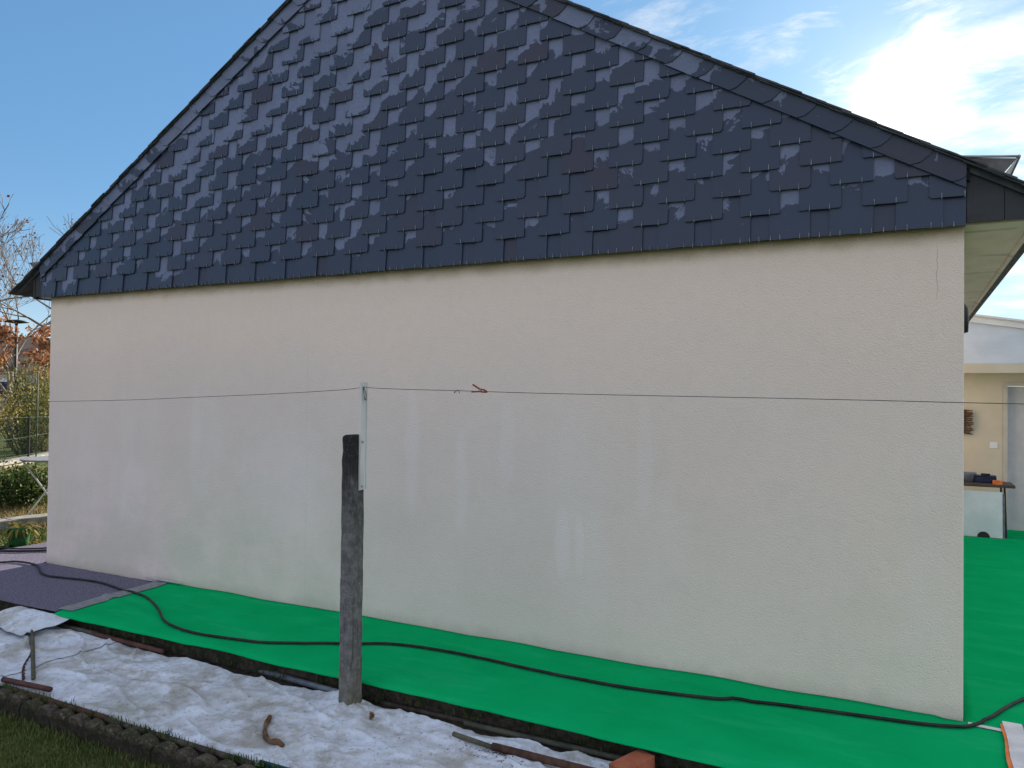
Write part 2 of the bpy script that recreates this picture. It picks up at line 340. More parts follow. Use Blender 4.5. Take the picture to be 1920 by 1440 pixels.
def pathedge_mat():
    m = Mt('path_concrete', .95); c = m.mix(m.ramp(m.noise(20,5,.7), .35, .65), (.028,.023,.018), (.085,.072,.056))
    c = m.mix(m.math('MULTIPLY', m.ramp(m.noise(9,4), .5, .62), .7), c, (.022,.034,.012)); return m.color(c).bump(m.noise(35,5,.7), 1, .02).m
M['path'] = pathedge_mat()
def edging_mat():
    m = Mt('edging_concrete', .95, 0, .1); c = m.mix(m.ramp(m.noise(22,5,.7), .35, .65), (.045,.038,.03), (.11,.093,.072))
    nrm = m.n('ShaderNodeNewGeometry').outputs['Normal']; c = m.mix(m.math('MULTIPLY', m.ramp(m.noise(7,4,.6), .42, .62), .65), c, (.035,.042,.018))
    c = m.mix(m.math('MULTIPLY', m.ramp(m.noise(60,3,.6), .55, .66), .5), c, (.22,.19,.15)); lz = m.xyz(m.obj())[2]; c = m.mix(m.math('MULTIPLY', m.ramp(m.math('ADD', lz, m.math('MULTIPLY', m.noise(30,4,.6), .02)), .03, .0), .65), c, (.022,.019,.014)); return m.color(c).bump(m.noise(48,5,.75), .9, .012).m  # darker below the scallop tops: shade of the fronts put in the colour
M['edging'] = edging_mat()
M['soil'] = varied('soil', (.022,.016,.010), (.055,.042,.028), 18, .95, bump=(30,1,.03))
def lawn_mat():
    m = Mt('lawn_ground', .95, 0, .1); c = m.mix(m.ramp(m.noise(3,5,.65), .36, .64), (.065,.085,.026), (.10,.125,.04))
    c = m.mix(m.math('MULTIPLY', m.ramp(m.noise(1.2,4,.6), .48, .66), .6), c, (.075,.062,.028)); return m.color(c).bump(m.noise(30,5,.7), 1, .03).m
M['lawn'] = lawn_mat()
def tint_mat(name, cols, rough=.65, trans=.25, spec=.25):
    m = Mt(name, rough, 0, spec); a = m.n('ShaderNodeAttribute', attribute_name='tint').outputs['Fac']; r = m.n('ShaderNodeValToRGB'); m.link(a, r.inputs[0])
    e = r.color_ramp.elements
    while len(e) < len(cols): e.new(.5)
    for i, c in enumerate(cols): e[i].position = i/(len(cols)-1); e[i].color = (*c, 1)
    m.color(r.outputs[0])
    if trans:
        t = m.n('ShaderNodeBsdfTranslucent'); m.link(r.outputs[0], t.inputs[0]); mx = m.n('ShaderNodeMixShader'); mx.inputs[0].default_value = trans
        m.link(m.b.outputs[0], mx.inputs[1]); m.link(t.outputs[0], mx.inputs[2]); m.link(mx.outputs[0], m.t.nodes['Material Output'].inputs[0])
    return m.m
M['grass'] = tint_mat('grass', [(.05,.085,.02),(.09,.14,.03),(.13,.16,.045),(.20,.17,.08)])
M['drygrass'] = tint_mat('dry_grass', [(.22,.17,.08),(.34,.26,.12),(.16,.16,.05),(.42,.33,.17)])
M['hedge'] = tint_mat('hedge_leaves', [(.12,.11,.03),(.25,.20,.06),(.32,.21,.07),(.20,.20,.05),(.46,.37,.12)])
M['hedgeg'] = tint_mat('hedge_green_leaves', [(.05,.07,.015),(.12,.14,.03),(.22,.21,.05),(.10,.11,.02)])
M['rust_leaf'] = tint_mat('rust_leaves', [(.17,.06,.03),(.27,.10,.045),(.38,.19,.08),(.24,.11,.05)], trans=.4)
M['dead_leaf'] = tint_mat('dead_leaves', [(.14,.05,.03),(.25,.10,.05),(.10,.03,.03)], trans=.3)
M['bush'] = tint_mat('bush_leaves', [(.02,.04,.010),(.05,.085,.016),(.10,.14,.03),(.03,.05,.012)])
M['potplant'] = tint_mat('pot_leaves', [(.06,.10,.02),(.16,.15,.03),(.34,.24,.04),(.30,.13,.03)], trans=.35)
M['cabbage'] = tint_mat('cabbage_leaves', [(.05,.10,.04),(.09,.16,.06),(.13,.20,.08)], trans=.3)
M['bark'] = varied('bark', (.14,.115,.09), (.25,.21,.17), 12, .9)
M['hedge_wood'] = varied('hedge_wood', (.06,.045,.03), (.11,.085,.055), 12, .9)

# ================================================================== STRUCTURE
def ss(a, b, x):
    t = max(0, min(1, (x-a)/(b-a))); return t*t*(3-2*t)
def terrain(x, y):
    z = -.225
    left = ss(-.55, -1.05, x); z = z*(1-left) + left*(-.06 + .24*ss(-1.5, -4.5, x) - .15*ss(-9, -14, x))
    if x > 7 and y > 0: z -= .28*ss(0, 6, y)*ss(7, 8, x)
    d = math.hypot(x-3, y); z += .03*fbm(x*.5, y*.5)*ss(2.5, 6, abs(x-4)+abs(y+1)) if d < 60 else 0
    return z
def nonuni(a, b, core0, core1, step, grow):
    r = []; x = core0
    while x < core1: r.append(x); x += step
    r.append(core1); s = step
    while r[-1] < b: s *= grow; r.append(r[-1]+s)
    s = step; l = []; x = core0
    while x > a: s *= grow; x -= s; l.append(x)
    return l[::-1]+r
g = MB().grid(nonuni(-900, 900, -6, 12, .2, 1.16), nonuni(-900, 900, -8, 10, .2, 1.16), terrain)
struct(g.build('ground', M['lawn'], smooth=True))

HX, HY, AX = 7.78, 7.0, 3.87
SL = .59
def zout(x): return 5.24-SL*abs(x-AX)
def zin(x): return 5.09-SL*abs(x-AX)
house = thing('house', 'single-storey house with cream rendered gable wall and slate-hung gable', 'house', (0,0,-.2))
hp = Vector((0,0,.2))
def hpart(mb, name, mat, parent=house, smooth=False, bevel=0):
    o = mb.build(name, mat, parent, smooth, bevel); o.location = hp if parent is house else (0,0,0); return o
# gable wall (front), side and rear walls
hpart(MB().prism([(0,-.2),(HX,-.2),(HX,2.72),(AX,4.95),(0,2.72)], 0, .25), 'gable_wall', M['wall'], bevel=.006)
hpart(MB().box(.002,.25,.252,HY-.252,-.2,2.7), 'side_wall', M['wall'])
hpart(MB().box(HX-.25,HX-.002,.252,HY-.252,-.2,2.7), 'side_wall', M['wall'])
hpart(MB().prism([(.002,-.2),(HX-.002,-.2),(HX-.002,2.72),(AX,4.95),(.002,2.72)], HY-.25, HY), 'rear_wall', M['wall'])
# roof slopes
def slope(sgn):
    xe = AX+sgn*4.315
    o = hpart(MB().prism([(AX,zout(AX)-.012),(xe,zout(xe)-.012),(xe,zout(xe)-.055),(AX,zout(AX)-.10)], -.0645, HY+.12), 'roof_slope', M['roof'])
    n = 34; L = 4.34/n; 
    for k in range(n):
        x0 = AX+sgn*(k*L); x1 = AX+sgn*((k+1)*L+.05)
        t = .010+random.uniform(-.002,.004); yj = random.uniform(-.012,.012); dz = random.uniform(-.003,.004)
        mb = MB(); a, b = zout(x0)-.007+dz*.5, zout(x1)-.001+dz*.5
        mb.prism([(x0,a),(x1,b),(x1,b-t),(x0,a-t)], -.108+yj*.6, .16)
        hpart(mb, 'roof_slate', M['roof'], o)
    for k in range(n):        # second, lower layer of slate edges
        x0 = AX+sgn*(k*L-.06); x1 = AX+sgn*((k+1)*L-.005)
        yj = random.uniform(-.014,.010)
        mb = MB(); a, b = zout(x0)-.020, zout(x1)-.014
        mb.prism([(x0,a),(x1,b),(x1,b-.008),(x0,a-.008)], -.100+yj*.5, -.0650)
        hpart(mb, 'roof_slate', M['roof'], o)
    return o
slope(-1); slope(1)
hpart(MB().prism([(AX-.16,zout(AX)-.085),(AX,zout(AX)+.02),(AX+.16,zout(AX)-.085),(AX,zout(AX)+.004)], -.13, HY+.13), 'ridge_cap', M['zinc'])

# slate-hung gable
def clip(poly, a, b, c):
    """keep a*x+b*z<=c"""
    r = []; n = len(poly)
    for i in range(n):
        p, q = poly[i], poly[(i+1)%n]; dp, dq = a*p[0]+b*p[1]-c, a*q[0]+b*q[1]-c
        if dp <= 0: r.append(p)
        if (dp < 0 < dq) or (dq < 0 < dp): t = dp/(dp-dq); r.append((p[0]+(q[0]-p[0])*t, p[1]+(q[1]-p[1])*t))
    return r
clad = hpart(MB().prism([(-.052,2.598),(HX-.002,2.598),(HX-.002,zin(HX)+.06),(AX,5.15),(-.052,zin(-.052)+.06)], -.030, -.004), 'gable_cladding', M['backing'])
EXP, PER, SW, SH, TH, TL = .13, .3264, .221, .32, .010, .079
XL, XR = -.056, HX+.004
def slate_poly(rg):
    h = SW/2; j = lambda a: rg.uniform(-a, a)
    c1, c2 = abs(rg.gauss(0,.006))+.001, abs(rg.gauss(0,.006))+.001
    if rg.random() < .07: c2 += rg.uniform(.008,.022)
    b = [(-h+j(.001), c1), (-h+c1*rg.uniform(.4,1), j(.001)), (-h*.4, j(.0022)), (h*.3, j(.0022)), (h-c2*rg.uniform(.4,1), j(.001)), (h+j(.001), c2), (h+j(.0015), .16), (h, SH), (-h, SH), (-h+j(.0015), .15)]
    return b
def slate_mesh(poly, name='slate'):
    mb = MB(); n = len(poly)
    f = [(x, -TH+TL*z, z) for x, z in poly]; bk = [(x, TL*z, z) for x, z in poly]
    mb.add(f+bk, [tuple(range(n)), tuple(range(2*n-1,n-1,-1))]+[(i,n+i,n+(i+1)%n,(i+1)%n) for i in range(n)])
    return mb.mesh(name, M['slate'])
rg = random.Random(3)
polys = [slate_poly(rg) for _ in range(14)]; meshes = [slate_mesh(p) for p in polys]
hooks = MB(); NSL = 0
def hook(x, y, z, l=.026):
    x += rg.uniform(-.004,.004); hooks.box(x-.0016, x+.0016, y-.0045, y+.004, z-.006, z+l)
rows = [2.590] + [2.742+EXP*i for i in range(0, 18)]
Y0 = -.057
def put_slate(xc, z, y, k):
    global NSL
    i = rg.randrange(14); poly = polys[i]
    wp = [(xc+x, z+zz) for x, zz in poly]; cp = wp
    for a, b, c in ((SL,1,zin(AX)+SL*AX+.075), (-SL,1,zin(AX)-SL*AX+.075), (-1,0,-XL), (1,0,XR)):
        cp = clip(cp, a, b, c)
        if len(cp) < 3: return
    if max(p[1] for p in cp)-min(p[1] for p in cp) < .03 or max(p[0] for p in cp)-min(p[0] for p in cp) < .012: return
    if min(p[1]-zin(p[0]) for p in cp) > -.01: return
    me = meshes[i] if len(cp) == len(poly) and all(abs(p[0]-q[0])+abs(p[1]-q[1]) < 1e-9 for p, q in zip(cp, wp)) else slate_mesh([(p[0]-xc, p[1]-z) for p in cp])
    o = bpy.data.objects.new('slate', me); COL.objects.link(o); o.parent = clad
    o.location = (xc, y, z+rg.gauss(0,.0014)); o.rotation_euler = (rg.gauss(0,.004), rg.gauss(0,.0065), rg.gauss(0,.004)); NSL += 1
    return True
for k, z in enumerate(rows):
    off = .1685 + (k % 2)*PER/2
    for n in range(-2, 26):
        xc = off+PER*n-SW/2+rg.gauss(0,.0025)
        if k == 0 and put_slate(xc-PER/2, z+.002, Y0+TH+.0012, k): pass      # under-course closing the gaps
        if put_slate(xc, z, Y0, k):
            for hx in (-.053, .053):
                if zin(xc+hx)-.02 > z and XL < xc+hx < XR: hook(xc+hx, Y0-TH-.0005, z)
            if k == 0:
                for hx in (-SW/2+.004, SW/2-.004, SW/2+.05):
                    if XL < xc+hx < XR: hook(xc+hx, Y0-TH-.0005, z, .022)
print('slates', NSL)
ho = hpart(hooks, 'slate_hooks', M['hook'], clad); ho['kind'] = 'stuff'
# verge slates along both slopes
def verge(sgn):
    vb = hpart(MB().prism([(AX,zin(AX)+.045),(AX+sgn*3.93,zin(AX+sgn*3.93)+.045),(AX+sgn*3.93,zout(AX+sgn*3.93)-.04),(AX,zout(AX)-.04)], -.066, -.0305), 'verge_board', M['backing'])
    al = math.atan(SL); step = .191; n = 21
    for k in range(n):
        x0 = AX+sgn*(.02+step*k); L = step/cos(al)*1.30; H = .134*cos(al)
        j = lambda a: rg.uniform(-a, a)
        # local: s runs down the slope, t perpendicular up
        pl = [(0,0),(L*.80+j(.004),j(.002)),(L*.93+j(.006),H*.28+j(.006)),(L+j(.005),H*.72),(L+.004,H),(0,H)]
        P = []
        for s_, t_ in pl:
            px_ = sgn*(s_*cos(al)+t_*sin(al)); pz = -s_*sin(al)+t_*cos(al); P.append((px_, pz))
        zb = zin(x0)
        if sgn < 0: xlim = XL
        else: xlim = XR
        cp = clip(P, (1 if sgn > 0 else -1), 0, (xlim-x0)*sgn)
        if len(cp) < 3: continue
        me = MB(); nn = len(cp); a_ = sum(cp[i][0]*cp[(i+1)%nn][1]-cp[(i+1)%nn][0]*cp[i][1] for i in range(nn))
        if a_ < 0: cp = cp[::-1]
        yy = lambda p: -.010*max(0, min(1, (p[0]*sgn)/(L*cos(al))))
        me.add([(p[0], yy(p)-.007, p[1]) for p in cp]+[(p[0], yy(p), p[1]) for p in cp], [tuple(range(nn)), tuple(range(2*nn-1,nn-1,-1))]+[(i,nn+i,nn+(i+1)%nn,(i+1)%nn) for i in range(nn)])
        o = me.build('verge_slate', M['vslate'], vb); o.location = (x0, -.0675, zb+rg.gauss(0,.002)); o.rotation_euler = (0, rg.gauss(0,.008), 0)
verge(-1); verge(1)
# eave boxes, soffit, fascia
def eave(sgn):
    e = HX if sgn > 0 else 0; wd = .30 if sgn > 0 else .18
    x0, x1 = e+sgn*.003, e+sgn*wd
    zr = lambda x: zout(x)-.058
    box = hpart(MB().prism([(x0,2.612),(x1,2.612),(x1,zr(x1)),(x0,zr(x0))], -.035, -.005), 'eave_box_end', M['backing'])
    cuts = [x0+sgn*.004, x0+sgn*.172, x1] if sgn > 0 else [x0-.056, x1]
    for a, b in zip(cuts, cuts[1:]):
        a2, b2 = a+sgn*.0015, b-sgn*.0015
        hpart(MB().prism([(a2,2.606),(b2,2.604),(b2,zr(b2)+.004),(a2,zr(a2)+.004)], -.0455 if a == cuts[0] else -.0435, -.0355), 'eave_panel', M['eave'], box)
    sof = hpart(MB().box(min(x0,x1),max(x0,x1),-.004,HY,2.598,2.612), 'soffit', M['soffit'])
    hpart(MB().box(min(x1,x1+sgn*.025)+.001*sgn,max(x1,x1+sgn*.025)+.001*sgn,-.05,HY,2.585,zr(x1)), 'fascia', M['soffit'] if sgn > 0 else M['eave'])
    # zinc gutter standing on the slope
    g0, g1 = (e+.165, e+.235) if sgn > 0 else (-.20, -.315)
    gtz = 2.925 if sgn > 0 else 2.948
    gt = hpart(MB().prism([(g0,zout(g0)-.005),(g0+sgn*.004,zout(g0)-.005),(g1+sgn*.004,gtz),(g1,gtz)], -.02, HY), 'gutter', M['zinc'])
    hpart(MB().prism([(g0-sgn*.002,zout(g0)+.004),(g1-sgn*.003,gtz-.003),(e-sgn*.01,2.956),(e-sgn*.01,zout(e)+.003)], -.012, -.006), 'gutter_end', M['oldzinc'], gt)
    hpart(MB().tube([(g1+sgn*.004,-.022,gtz+.004),(g1+sgn*.004,HY,gtz+.004)], .009, 8), 'gutter_bead', M['zinc'], gt, smooth=True)
    hpart(MB().tube([(g1+sgn*.004,-.016,gtz+.005),(e-sgn*.02,-.016,2.962)], .007, 8), 'gutter_bead', M['zinc'], gt, smooth=True)
eave(1); eave(-1)

# path slab, patio slab, soil bed
def zpatio(y): return -.026*max(0, min(y, 10)+0) 
struct(MB().prismz([(-.95,-.95),(12.4,-.95),(12.4,-.002),(-.002+.001,-.002),(-.003,7.5),(-.95,7.5)], -.24, -.014).build('path', M['path'], bevel=.01))
pt = MB(); pt.grid([HX+.002,9,10.2,12.4], [-.001,2.2,4.4,6.6,8.8,11], lambda x,y: zpatio(y)-.022); struct(pt.build('patio_slab', M['concrete']))
def zbed(x, y): return -.135+.02*fbm(x*3, y*3)+.012*fbm(x*14, y*14)
struct(MB().grid(lin(-.4, 7.6, 130), lin(-1.93, -.93, 30), zbed).build('soil_bed', M['soil'], smooth=True))

# green carpets
def edge_wave(x): return .5+.5*mn.noise(Vector((x*1.9, 3.3, 0)))
def zcarp(x, y):
    up_ = ss(-.16, -.005, y)*max(0, edge_wave(x)-.40)*.034 if x < HX-.12 else 0
    drop = -.018*ss(-.965, -1.04, y)*(1+fbm(x*2.1, 9))
    return .004+up_+drop+.006*fbm(x*1.6, y*1.6, 5)*ss(-1.0,-.8,y)*ss(-.02,-.2,y)+.007*max(0, fbm(x*.8+y*2.2, y*.6, 2))+.013*max(0, .10-abs(mn.noise(Vector((x*.55+y*1.5, y*.5-x*.1, 6.6)))))/.10*ss(-1.0,-.85,y)*ss(-.05,-.2,y)
c = MB(); xs = lin(1.72, 9.25, 170); ys = lin(0, 1, 26)
nx = len(xs); vs = []
for t in ys:
    for x in xs:
        y0 = -1.035-.02*fbm(x*1.3, 4.0)-.03*ss(5.0,7.0,x); y1 = -.004 if x < HX+.02 else .06
        sk = .045*fbm(t*2, 8) if x < 1.75 else 0
        y = y0+(y1-y0)*t; vs.append((x+(1-ss(1.72,1.8,x))*(.02*sin(t*5)+.10*(1-t)-.06), y, zcarp(x, y)))
fs = [(j*nx+i, j*nx+i+1, (j+1)*nx+i+1, (j+1)*nx+i) for j in range(len(ys)-1) for i in range(nx-1)]
c.add(vs, fs); o = c.build('carpet', M['carpet'], smooth=True); s_ = o.modifiers.new('thick', 'SOLIDIFY'); s_.thickness = .005; s_.offset = -1
tag(o, 'long green felt carpet strip laid on path at foot of cream gable wall', 'carpet')
c = MB().grid(lin(HX+.004, 9.25, 24), lin(-.02, 10.5, 70), lambda x, y: zpatio(y)+.011*ss(-.02,.05,y)+.003+.004*fbm(x*1.5, y*1.5))
o = c.build('carpet', M['carpet'], smooth=True); s_ = o.modifiers.new('thick', 'SOLIDIFY'); s_.thickness = .004; s_.offset = -1
tag(o, 'wide green felt carpet covering the patio beside the house corner', 'carpet')
# felt mat wrapping the left corner
def zmat(x, y): return -.003+.006*fbm(x*2.2, y*2.2)+.004*fbm(x*9, y*9)
fm = MB(); st = .04; ids = {}
X = [round(-.98+st*i, 4) for i in range(int(2.72/st)+1)]; Yv = [round(-1.02+st*i, 4) for i in range(int(5.0/st)+1)]
def inside(x, y): return x <= 1.74 and (y <= .001 or x <= .0-.002) 
for y in Yv:
    for x in X:
        if inside(x, y): ids[(x,y)] = len(fm.v); yy = min(y, -.003) if x > 0 else y; fm.v.append((min(x,-.004) if y > 0 else x, yy-(.03*fbm(x*2,1) if y < -.98 else 0), zmat(x, y)))
for a, x in enumerate(X[:-1]):
    for b, y in enumerate(Yv[:-1]):
        q = [(x,y),(X[a+1],y),(X[a+1],Yv[b+1]),(x,Yv[b+1])]
        if all(p in ids for p in q): fm.f.append(tuple(ids[p] for p in q))
o = fm.build('felt_mat', M['felt'], smooth=True); tag(o, 'speckled purple-grey felt mat wrapped round the corner of the house', 'mat')

# duct tape joining mat and carpet, thin aluminium strip
def strip(pts, wd, z, name, mat, label, cat, th=.0015, jit=0):
    mb = MB(); P = smooth_path([(p[0], p[1], 0) for p in pts], 6); L = []; R_ = []
    for i, p in enumerate(P):
        t = P[min(i+1,len(P)-1)]-P[max(i-1,0)]; t.normalize(); nrm = Vector((-t.y, t.x, 0)); j = 1+random.uniform(-jit, jit)
        L.append(p+nrm*wd/2*j); R_.append(p-nrm*wd/2*j)
    zz = lambda q: z(q.x, q.y) if callable(z) else z
    n = len(P); vs = [(q.x,q.y,zz(q)+th) for q in L]+[(q.x,q.y,zz(q)+th) for q in R_]
    mb.add(vs, [(i+1,i,n+i,n+i+1) for i in range(n-1)]); o = mb.build(name, mat)
    s_ = o.modifiers.new('thick', 'SOLIDIFY'); s_.thickness = th; s_.offset = -1
    return tag(o, label, cat)
M['tape'] = varied('grey_tape', (.17,.18,.19), (.24,.25,.26), 20, .6)
strip([(1.715,-.015),(1.74,-.3),(1.76,-.6),(1.80,-.97)], .15, lambda x,y: max(zcarp(x,y), zmat(x,y))+.006, 'duct_tape', M['tape'], 'grey adhesive tape band joining felt mat to green carpet', 'tape', jit=.05)
M['alu'] = varied('aluminium', (.55,.57,.6), (.66,.68,.7), 20, .4, .6)
o = MB().prism([(1.50,0),(1.95,0),(1.95,.006),(1.50,.006)], -.055, -.03).build('metal_strip', M['alu']); o.location = (0,0,.030); o.rotation_euler = (0,0,.0)
tag(o, 'short pale aluminium strip lying against the wall foot by the tape', 'metal strip')

# garden hoses lying on the carpet
def surf(x, y):
    if x < 1.72: return zmat(x, y)
    if y > 0.0 and x > HX: return zpatio(y)+.014
    return zcarp(min(x,8.39), y)
hp_ = [(-40,1050),(0,1052),(35,1051),(68,1058),(82,1075),(130,1082),(185,1089),(230,1104),(272,1118),(296,1140),(310,1167),(345,1182),(400,1192),(520,1206),(640,1209),(740,1209),(850,1226),(1000,1258),(1110,1277),(1200,1292),(1320,1307),(1450,1318),(1600,1338),(1720,1355),(1790,1361),(1825,1359),(1860,1345),(1890,1324),(1930,1303),(1990,1270)]
pts = []
for x, y in hp_:
    p = onz(x, y, .02); pts.append(Vector((p.x, p.y, 0)))
pts += [Vector((8.75,1.75,0)), Vector((8.98,3.2,0)), Vector((8.9,4.8,0)), Vector((9.05,6.6,0))]
pts = smooth_path(pts, 7); R0 = .0092
P3 = [(p.x, p.y, surf(p.x, p.y)+R0+.004) for p in pts]
h = MB().tube(P3, R0, 10).build('hose', M['rubber'], smooth=True)
tag(h, 'black rubber hose snaking across felt mat and green carpet strip', 'hose')
pts = smooth_path([(-1.9,-.35),(-1.2,-.02),(-.8,.16),(-.5,.34),(-.3,.62),(-.22,1.2),(-.3,2.2)], 7)if False else smooth_path([(p[0],p[1],0) for p in [(-1.9,-.5),(-1.25,-.12),(-.75,.10),(-.42,.36),(-.25,.8),(-.2,1.6),(-.3,2.6)]], 7)
MB().tube([(p.x,p.y,zmat(p.x,p.y)+.014) for p in pts], .012, 8).build('hose', M['rubber'], smooth=True)
tag(bpy.context.scene.objects[-1] if False else COL.objects[-1], 'black hose on sunlit mat beside the left wall corner', 'hose')
pts = smooth_path([(p[0],p[1],0) for p in [(-2.1,-.25),(-1.4,.02),(-1.0,.16),(-.75,.26),(-.60,.42),(-.62,.62)]], 7)
MB().tube([(p.x,p.y,max(zmat(p.x,p.y),terrain(p.x,p.y)+.0)+.011) for p in pts], .008, 8).build('cable', M['rubber'], smooth=True)
tag(COL.objects[-1], 'thin dark cable curling beside the hose on sunlit mat', 'cable')

# ------------------------------------------------------------------ bed: fleece sheet, edging, rods
PX, PY = 4.665, -1.125
def zsheet(x, y):
    wx = x+.25*fbm(x*1.1, y*1.1, 3); wy = y+.18*fbm(x*1.3, y*1.3, 7)
    r1 = 1-abs(mn.noise(Vector((wx*1.55+wy*.9, wy*3.1, 1.2))))*1.9; r2 = 1-abs(mn.noise(Vector((wx*4.2-wy*2, wy*5.5, 4.4))))*1.8
    r3 = 1-abs(mn.noise(Vector((wx*8.5+wy*5, wy*11-wx*2, 8.1))))*2.2
    h = -.118+.026*max(0, r1-.35)+.012*max(0, r2-.45)+.005*max(0, r3-.35)+.016*max(0, .10-abs(mn.noise(Vector((wx*2.1+wy*4.2, wy*1.3-wx*1.1, 2.7)))))/.10+.022*fbm(x*1.7, y*2.4, 2)+.003*fbm(x*13, y*13, 6)
    d = math.hypot((x-PX)*1.0, (y-PY+.01)*1.0)
    h += .012*math.exp(-(d/.10)**1.3)+ .012*math.exp(-(d/.36)**2)
    for k in range(7):      # radiating folds round the post
        a = math.atan2(y-PY, x-PX); 
    h += .007*math.exp(-(d/.33)**2)*sin(7*math.atan2(y-PY, x-PX)+1)
    h += .05*ss(2.05, 1.75, x)*ss(-1.35, -1.05, y)*(.5+fbm(x*5, y*5))
    e = ss(-.99, -1.06, y)*ss(-1.91, -1.84, y); h = h*e+(-.135)*(1-e)
    return h
def sheet(x0, x1, ya, yb, name, label, dz=0, stx=.011):
    nx = int((x1-x0)/stx); ny = int(.92/stx); vs = []
    for j in range(ny+1):
        for i in range(nx+1):
            x = x0+(x1-x0)*i/nx; a, b = ya(x), yb(x); y = a+(b-a)*j/ny
            xx = x+(.05*fbm(y*4, 2.2)+.015*fbm(y*17, 1)) if (i == 0 or i == nx) else x
            vs.append((xx, y, zsheet(x, y)+dz))
    mb = MB(); mb.add(vs, [(j*(nx+1)+i, j*(nx+1)+i+1, (j+1)*(nx+1)+i+1, (j+1)*(nx+1)+i) for j in range(ny) for i in range(nx)])
    o = mb.build(name, M['sheet'], smooth=True); return tag(o, label, 'sheet')
yf = lambda x: -1.885+.022*fbm(x*2.3, 1)+.01*fbm(x*9, 2)
yb_ = lambda x: -1.03+.075*fbm(x*1.7, 5)+.045*fbm(x*6, 9)-.03*ss(2.2, 4, x)
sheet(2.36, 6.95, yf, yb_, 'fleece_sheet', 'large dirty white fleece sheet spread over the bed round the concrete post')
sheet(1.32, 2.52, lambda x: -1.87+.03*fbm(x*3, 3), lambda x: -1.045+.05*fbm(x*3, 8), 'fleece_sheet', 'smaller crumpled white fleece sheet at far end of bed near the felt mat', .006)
# fold standing up at the far corner, by the path
fl = MB(); N1, N2 = 26, 14; vs = []
for j in range(N2+1):
    for i in range(N1+1):
        u, v = i/N1, j/N2; x = 1.32+.62*u+.05*sin(v*5); y = -1.02-.24*v-.10*u*v
        z = -.03+.055*sin(pi*min(1, v*.9+.1))*(1-.6*u)-.06*v+.018*fbm(x*7, y*7, 3); vs.append((x, y, max(z, zsheet(x, y)+.03)))
fl.add(vs, [(j*(N1+1)+i, j*(N1+1)+i+1, (j+1)*(N1+1)+i+1, (j+1)*(N1+1)+i) for j in range(N2) for i in range(N1)])
tag(fl.build('fleece_sheet', M['sheet'], smooth=True), 'folded-over corner of grey white fleece lying against the path edge', 'sheet')

# scalloped edging: blocks of four scallops
def edging_mesh():
    mb = MB(); n = 4; pit = .14; prof = []
    for k in range(n):
        for i in range(7):
            a = i/6; prof.append((k*pit+pit*a*.985+.001, .0+.042*sin(pi*a)**.62))
    poly = [(0,-.16)]+prof+[(n*pit-.002,-.16)]
    t = .034; m_ = len(poly); r = .010
    vs = []
    for dy, s_ in ((-t, -.008), (-t+r, 0), (t-r, 0), (t, -.008)):
        vs += [(x, dy, z+(s_ if z > -.1 else 0)) for x, z in poly]
    fs = [tuple(range(m_-1,-1,-1))[::-1], tuple(range(4*m_-1,3*m_-1,-1))]
    for q in range(3): fs += [(q*m_+i, (q+1)*m_+i, (q+1)*m_+(i+1)%m_, q*m_+(i+1)%m_) for i in range(m_)]
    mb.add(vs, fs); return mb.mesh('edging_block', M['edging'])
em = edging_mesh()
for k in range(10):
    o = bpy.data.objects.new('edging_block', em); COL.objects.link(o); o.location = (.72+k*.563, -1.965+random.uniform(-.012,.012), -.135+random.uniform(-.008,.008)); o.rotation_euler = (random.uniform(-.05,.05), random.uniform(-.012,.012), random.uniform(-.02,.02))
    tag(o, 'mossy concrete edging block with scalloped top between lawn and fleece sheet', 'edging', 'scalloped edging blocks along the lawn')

# rods, tubes, stick, brick
M['rust'] = varied('rust', (.05,.026,.018), (.10,.05,.032), 22, .85, .1, .3, bump=(60,.6,.004))
M['rustred'] = varied('rust_red', (.065,.028,.024), (.115,.05,.042), 18, .8, .1, .3, bump=(60,.6,.004))
M['mossmetal'] = varied('moss_metal', (.06,.065,.04), (.12,.10,.07), 15, .8, .1, .3, bump=(60,.5,.004))
M['bluepipe'] = varied('grey_blue_pipe', (.10,.115,.145), (.17,.185,.21), 12, .55, 0, .4)
M['brownrod'] = varied('brown_rod', (.04,.03,.025), (.085,.065,.055), 14, .8, bump=(60,.5,.004))
M['greenpipe'] = varied('green_pipe', (.05,.06,.045), (.11,.105,.08), 10, .75, bump=(60,.5,.004))
M['wood'] = varied('stick_bark', (.08,.045,.025), (.19,.105,.055), 20, .85, bump=(50,.7,.004))
M['teal'] = varied('teal_plastic', (.008,.045,.05), (.015,.07,.07), 12, .5)
def rod(a, b, r, name, mat, label, cat, z=None, lift=0, n=9, wob=0):
    a, b = Vector((*a, 0)), Vector((*b, 0)); P = []
    for i in range(n):
        p = a.lerp(b, i/(n-1)); P.append(p+Vector((0, wob*sin(i*.9), 0)))
    zs = [zsheet(p.x, p.y) for p in P]
    # a straight stiff rod: line resting on the highest points
    za, zb = zs[0], zs[-1]; off = max(zs[i]-(za+(zb-za)*i/(n-1)) for i in range(n))
    Q = [(p.x, p.y, za+(zb-za)*i/(n-1)+off+r*.8+lift) for i, p in enumerate(P)]
    o = MB().tube(Q, r, 10).build(name, mat, smooth=True); return tag(o, label, cat)
def g2(x, y, z=-.1): p = onz(x, y, z); return (p.x, p.y)
rod((1.60,-1.10), (2.78,-1.80), .013, 'steel_rod', M['mossmetal'], 'thin greenish brown rod lying across the small crumpled fleece sheet', 'rod')
rod((1.50,-.985), (2.25,-1.02), .019, 'garden_stake', M['greenpipe'], 'greenish stake lying along path edge beside the fleece fold', 'stake', lift=.01)
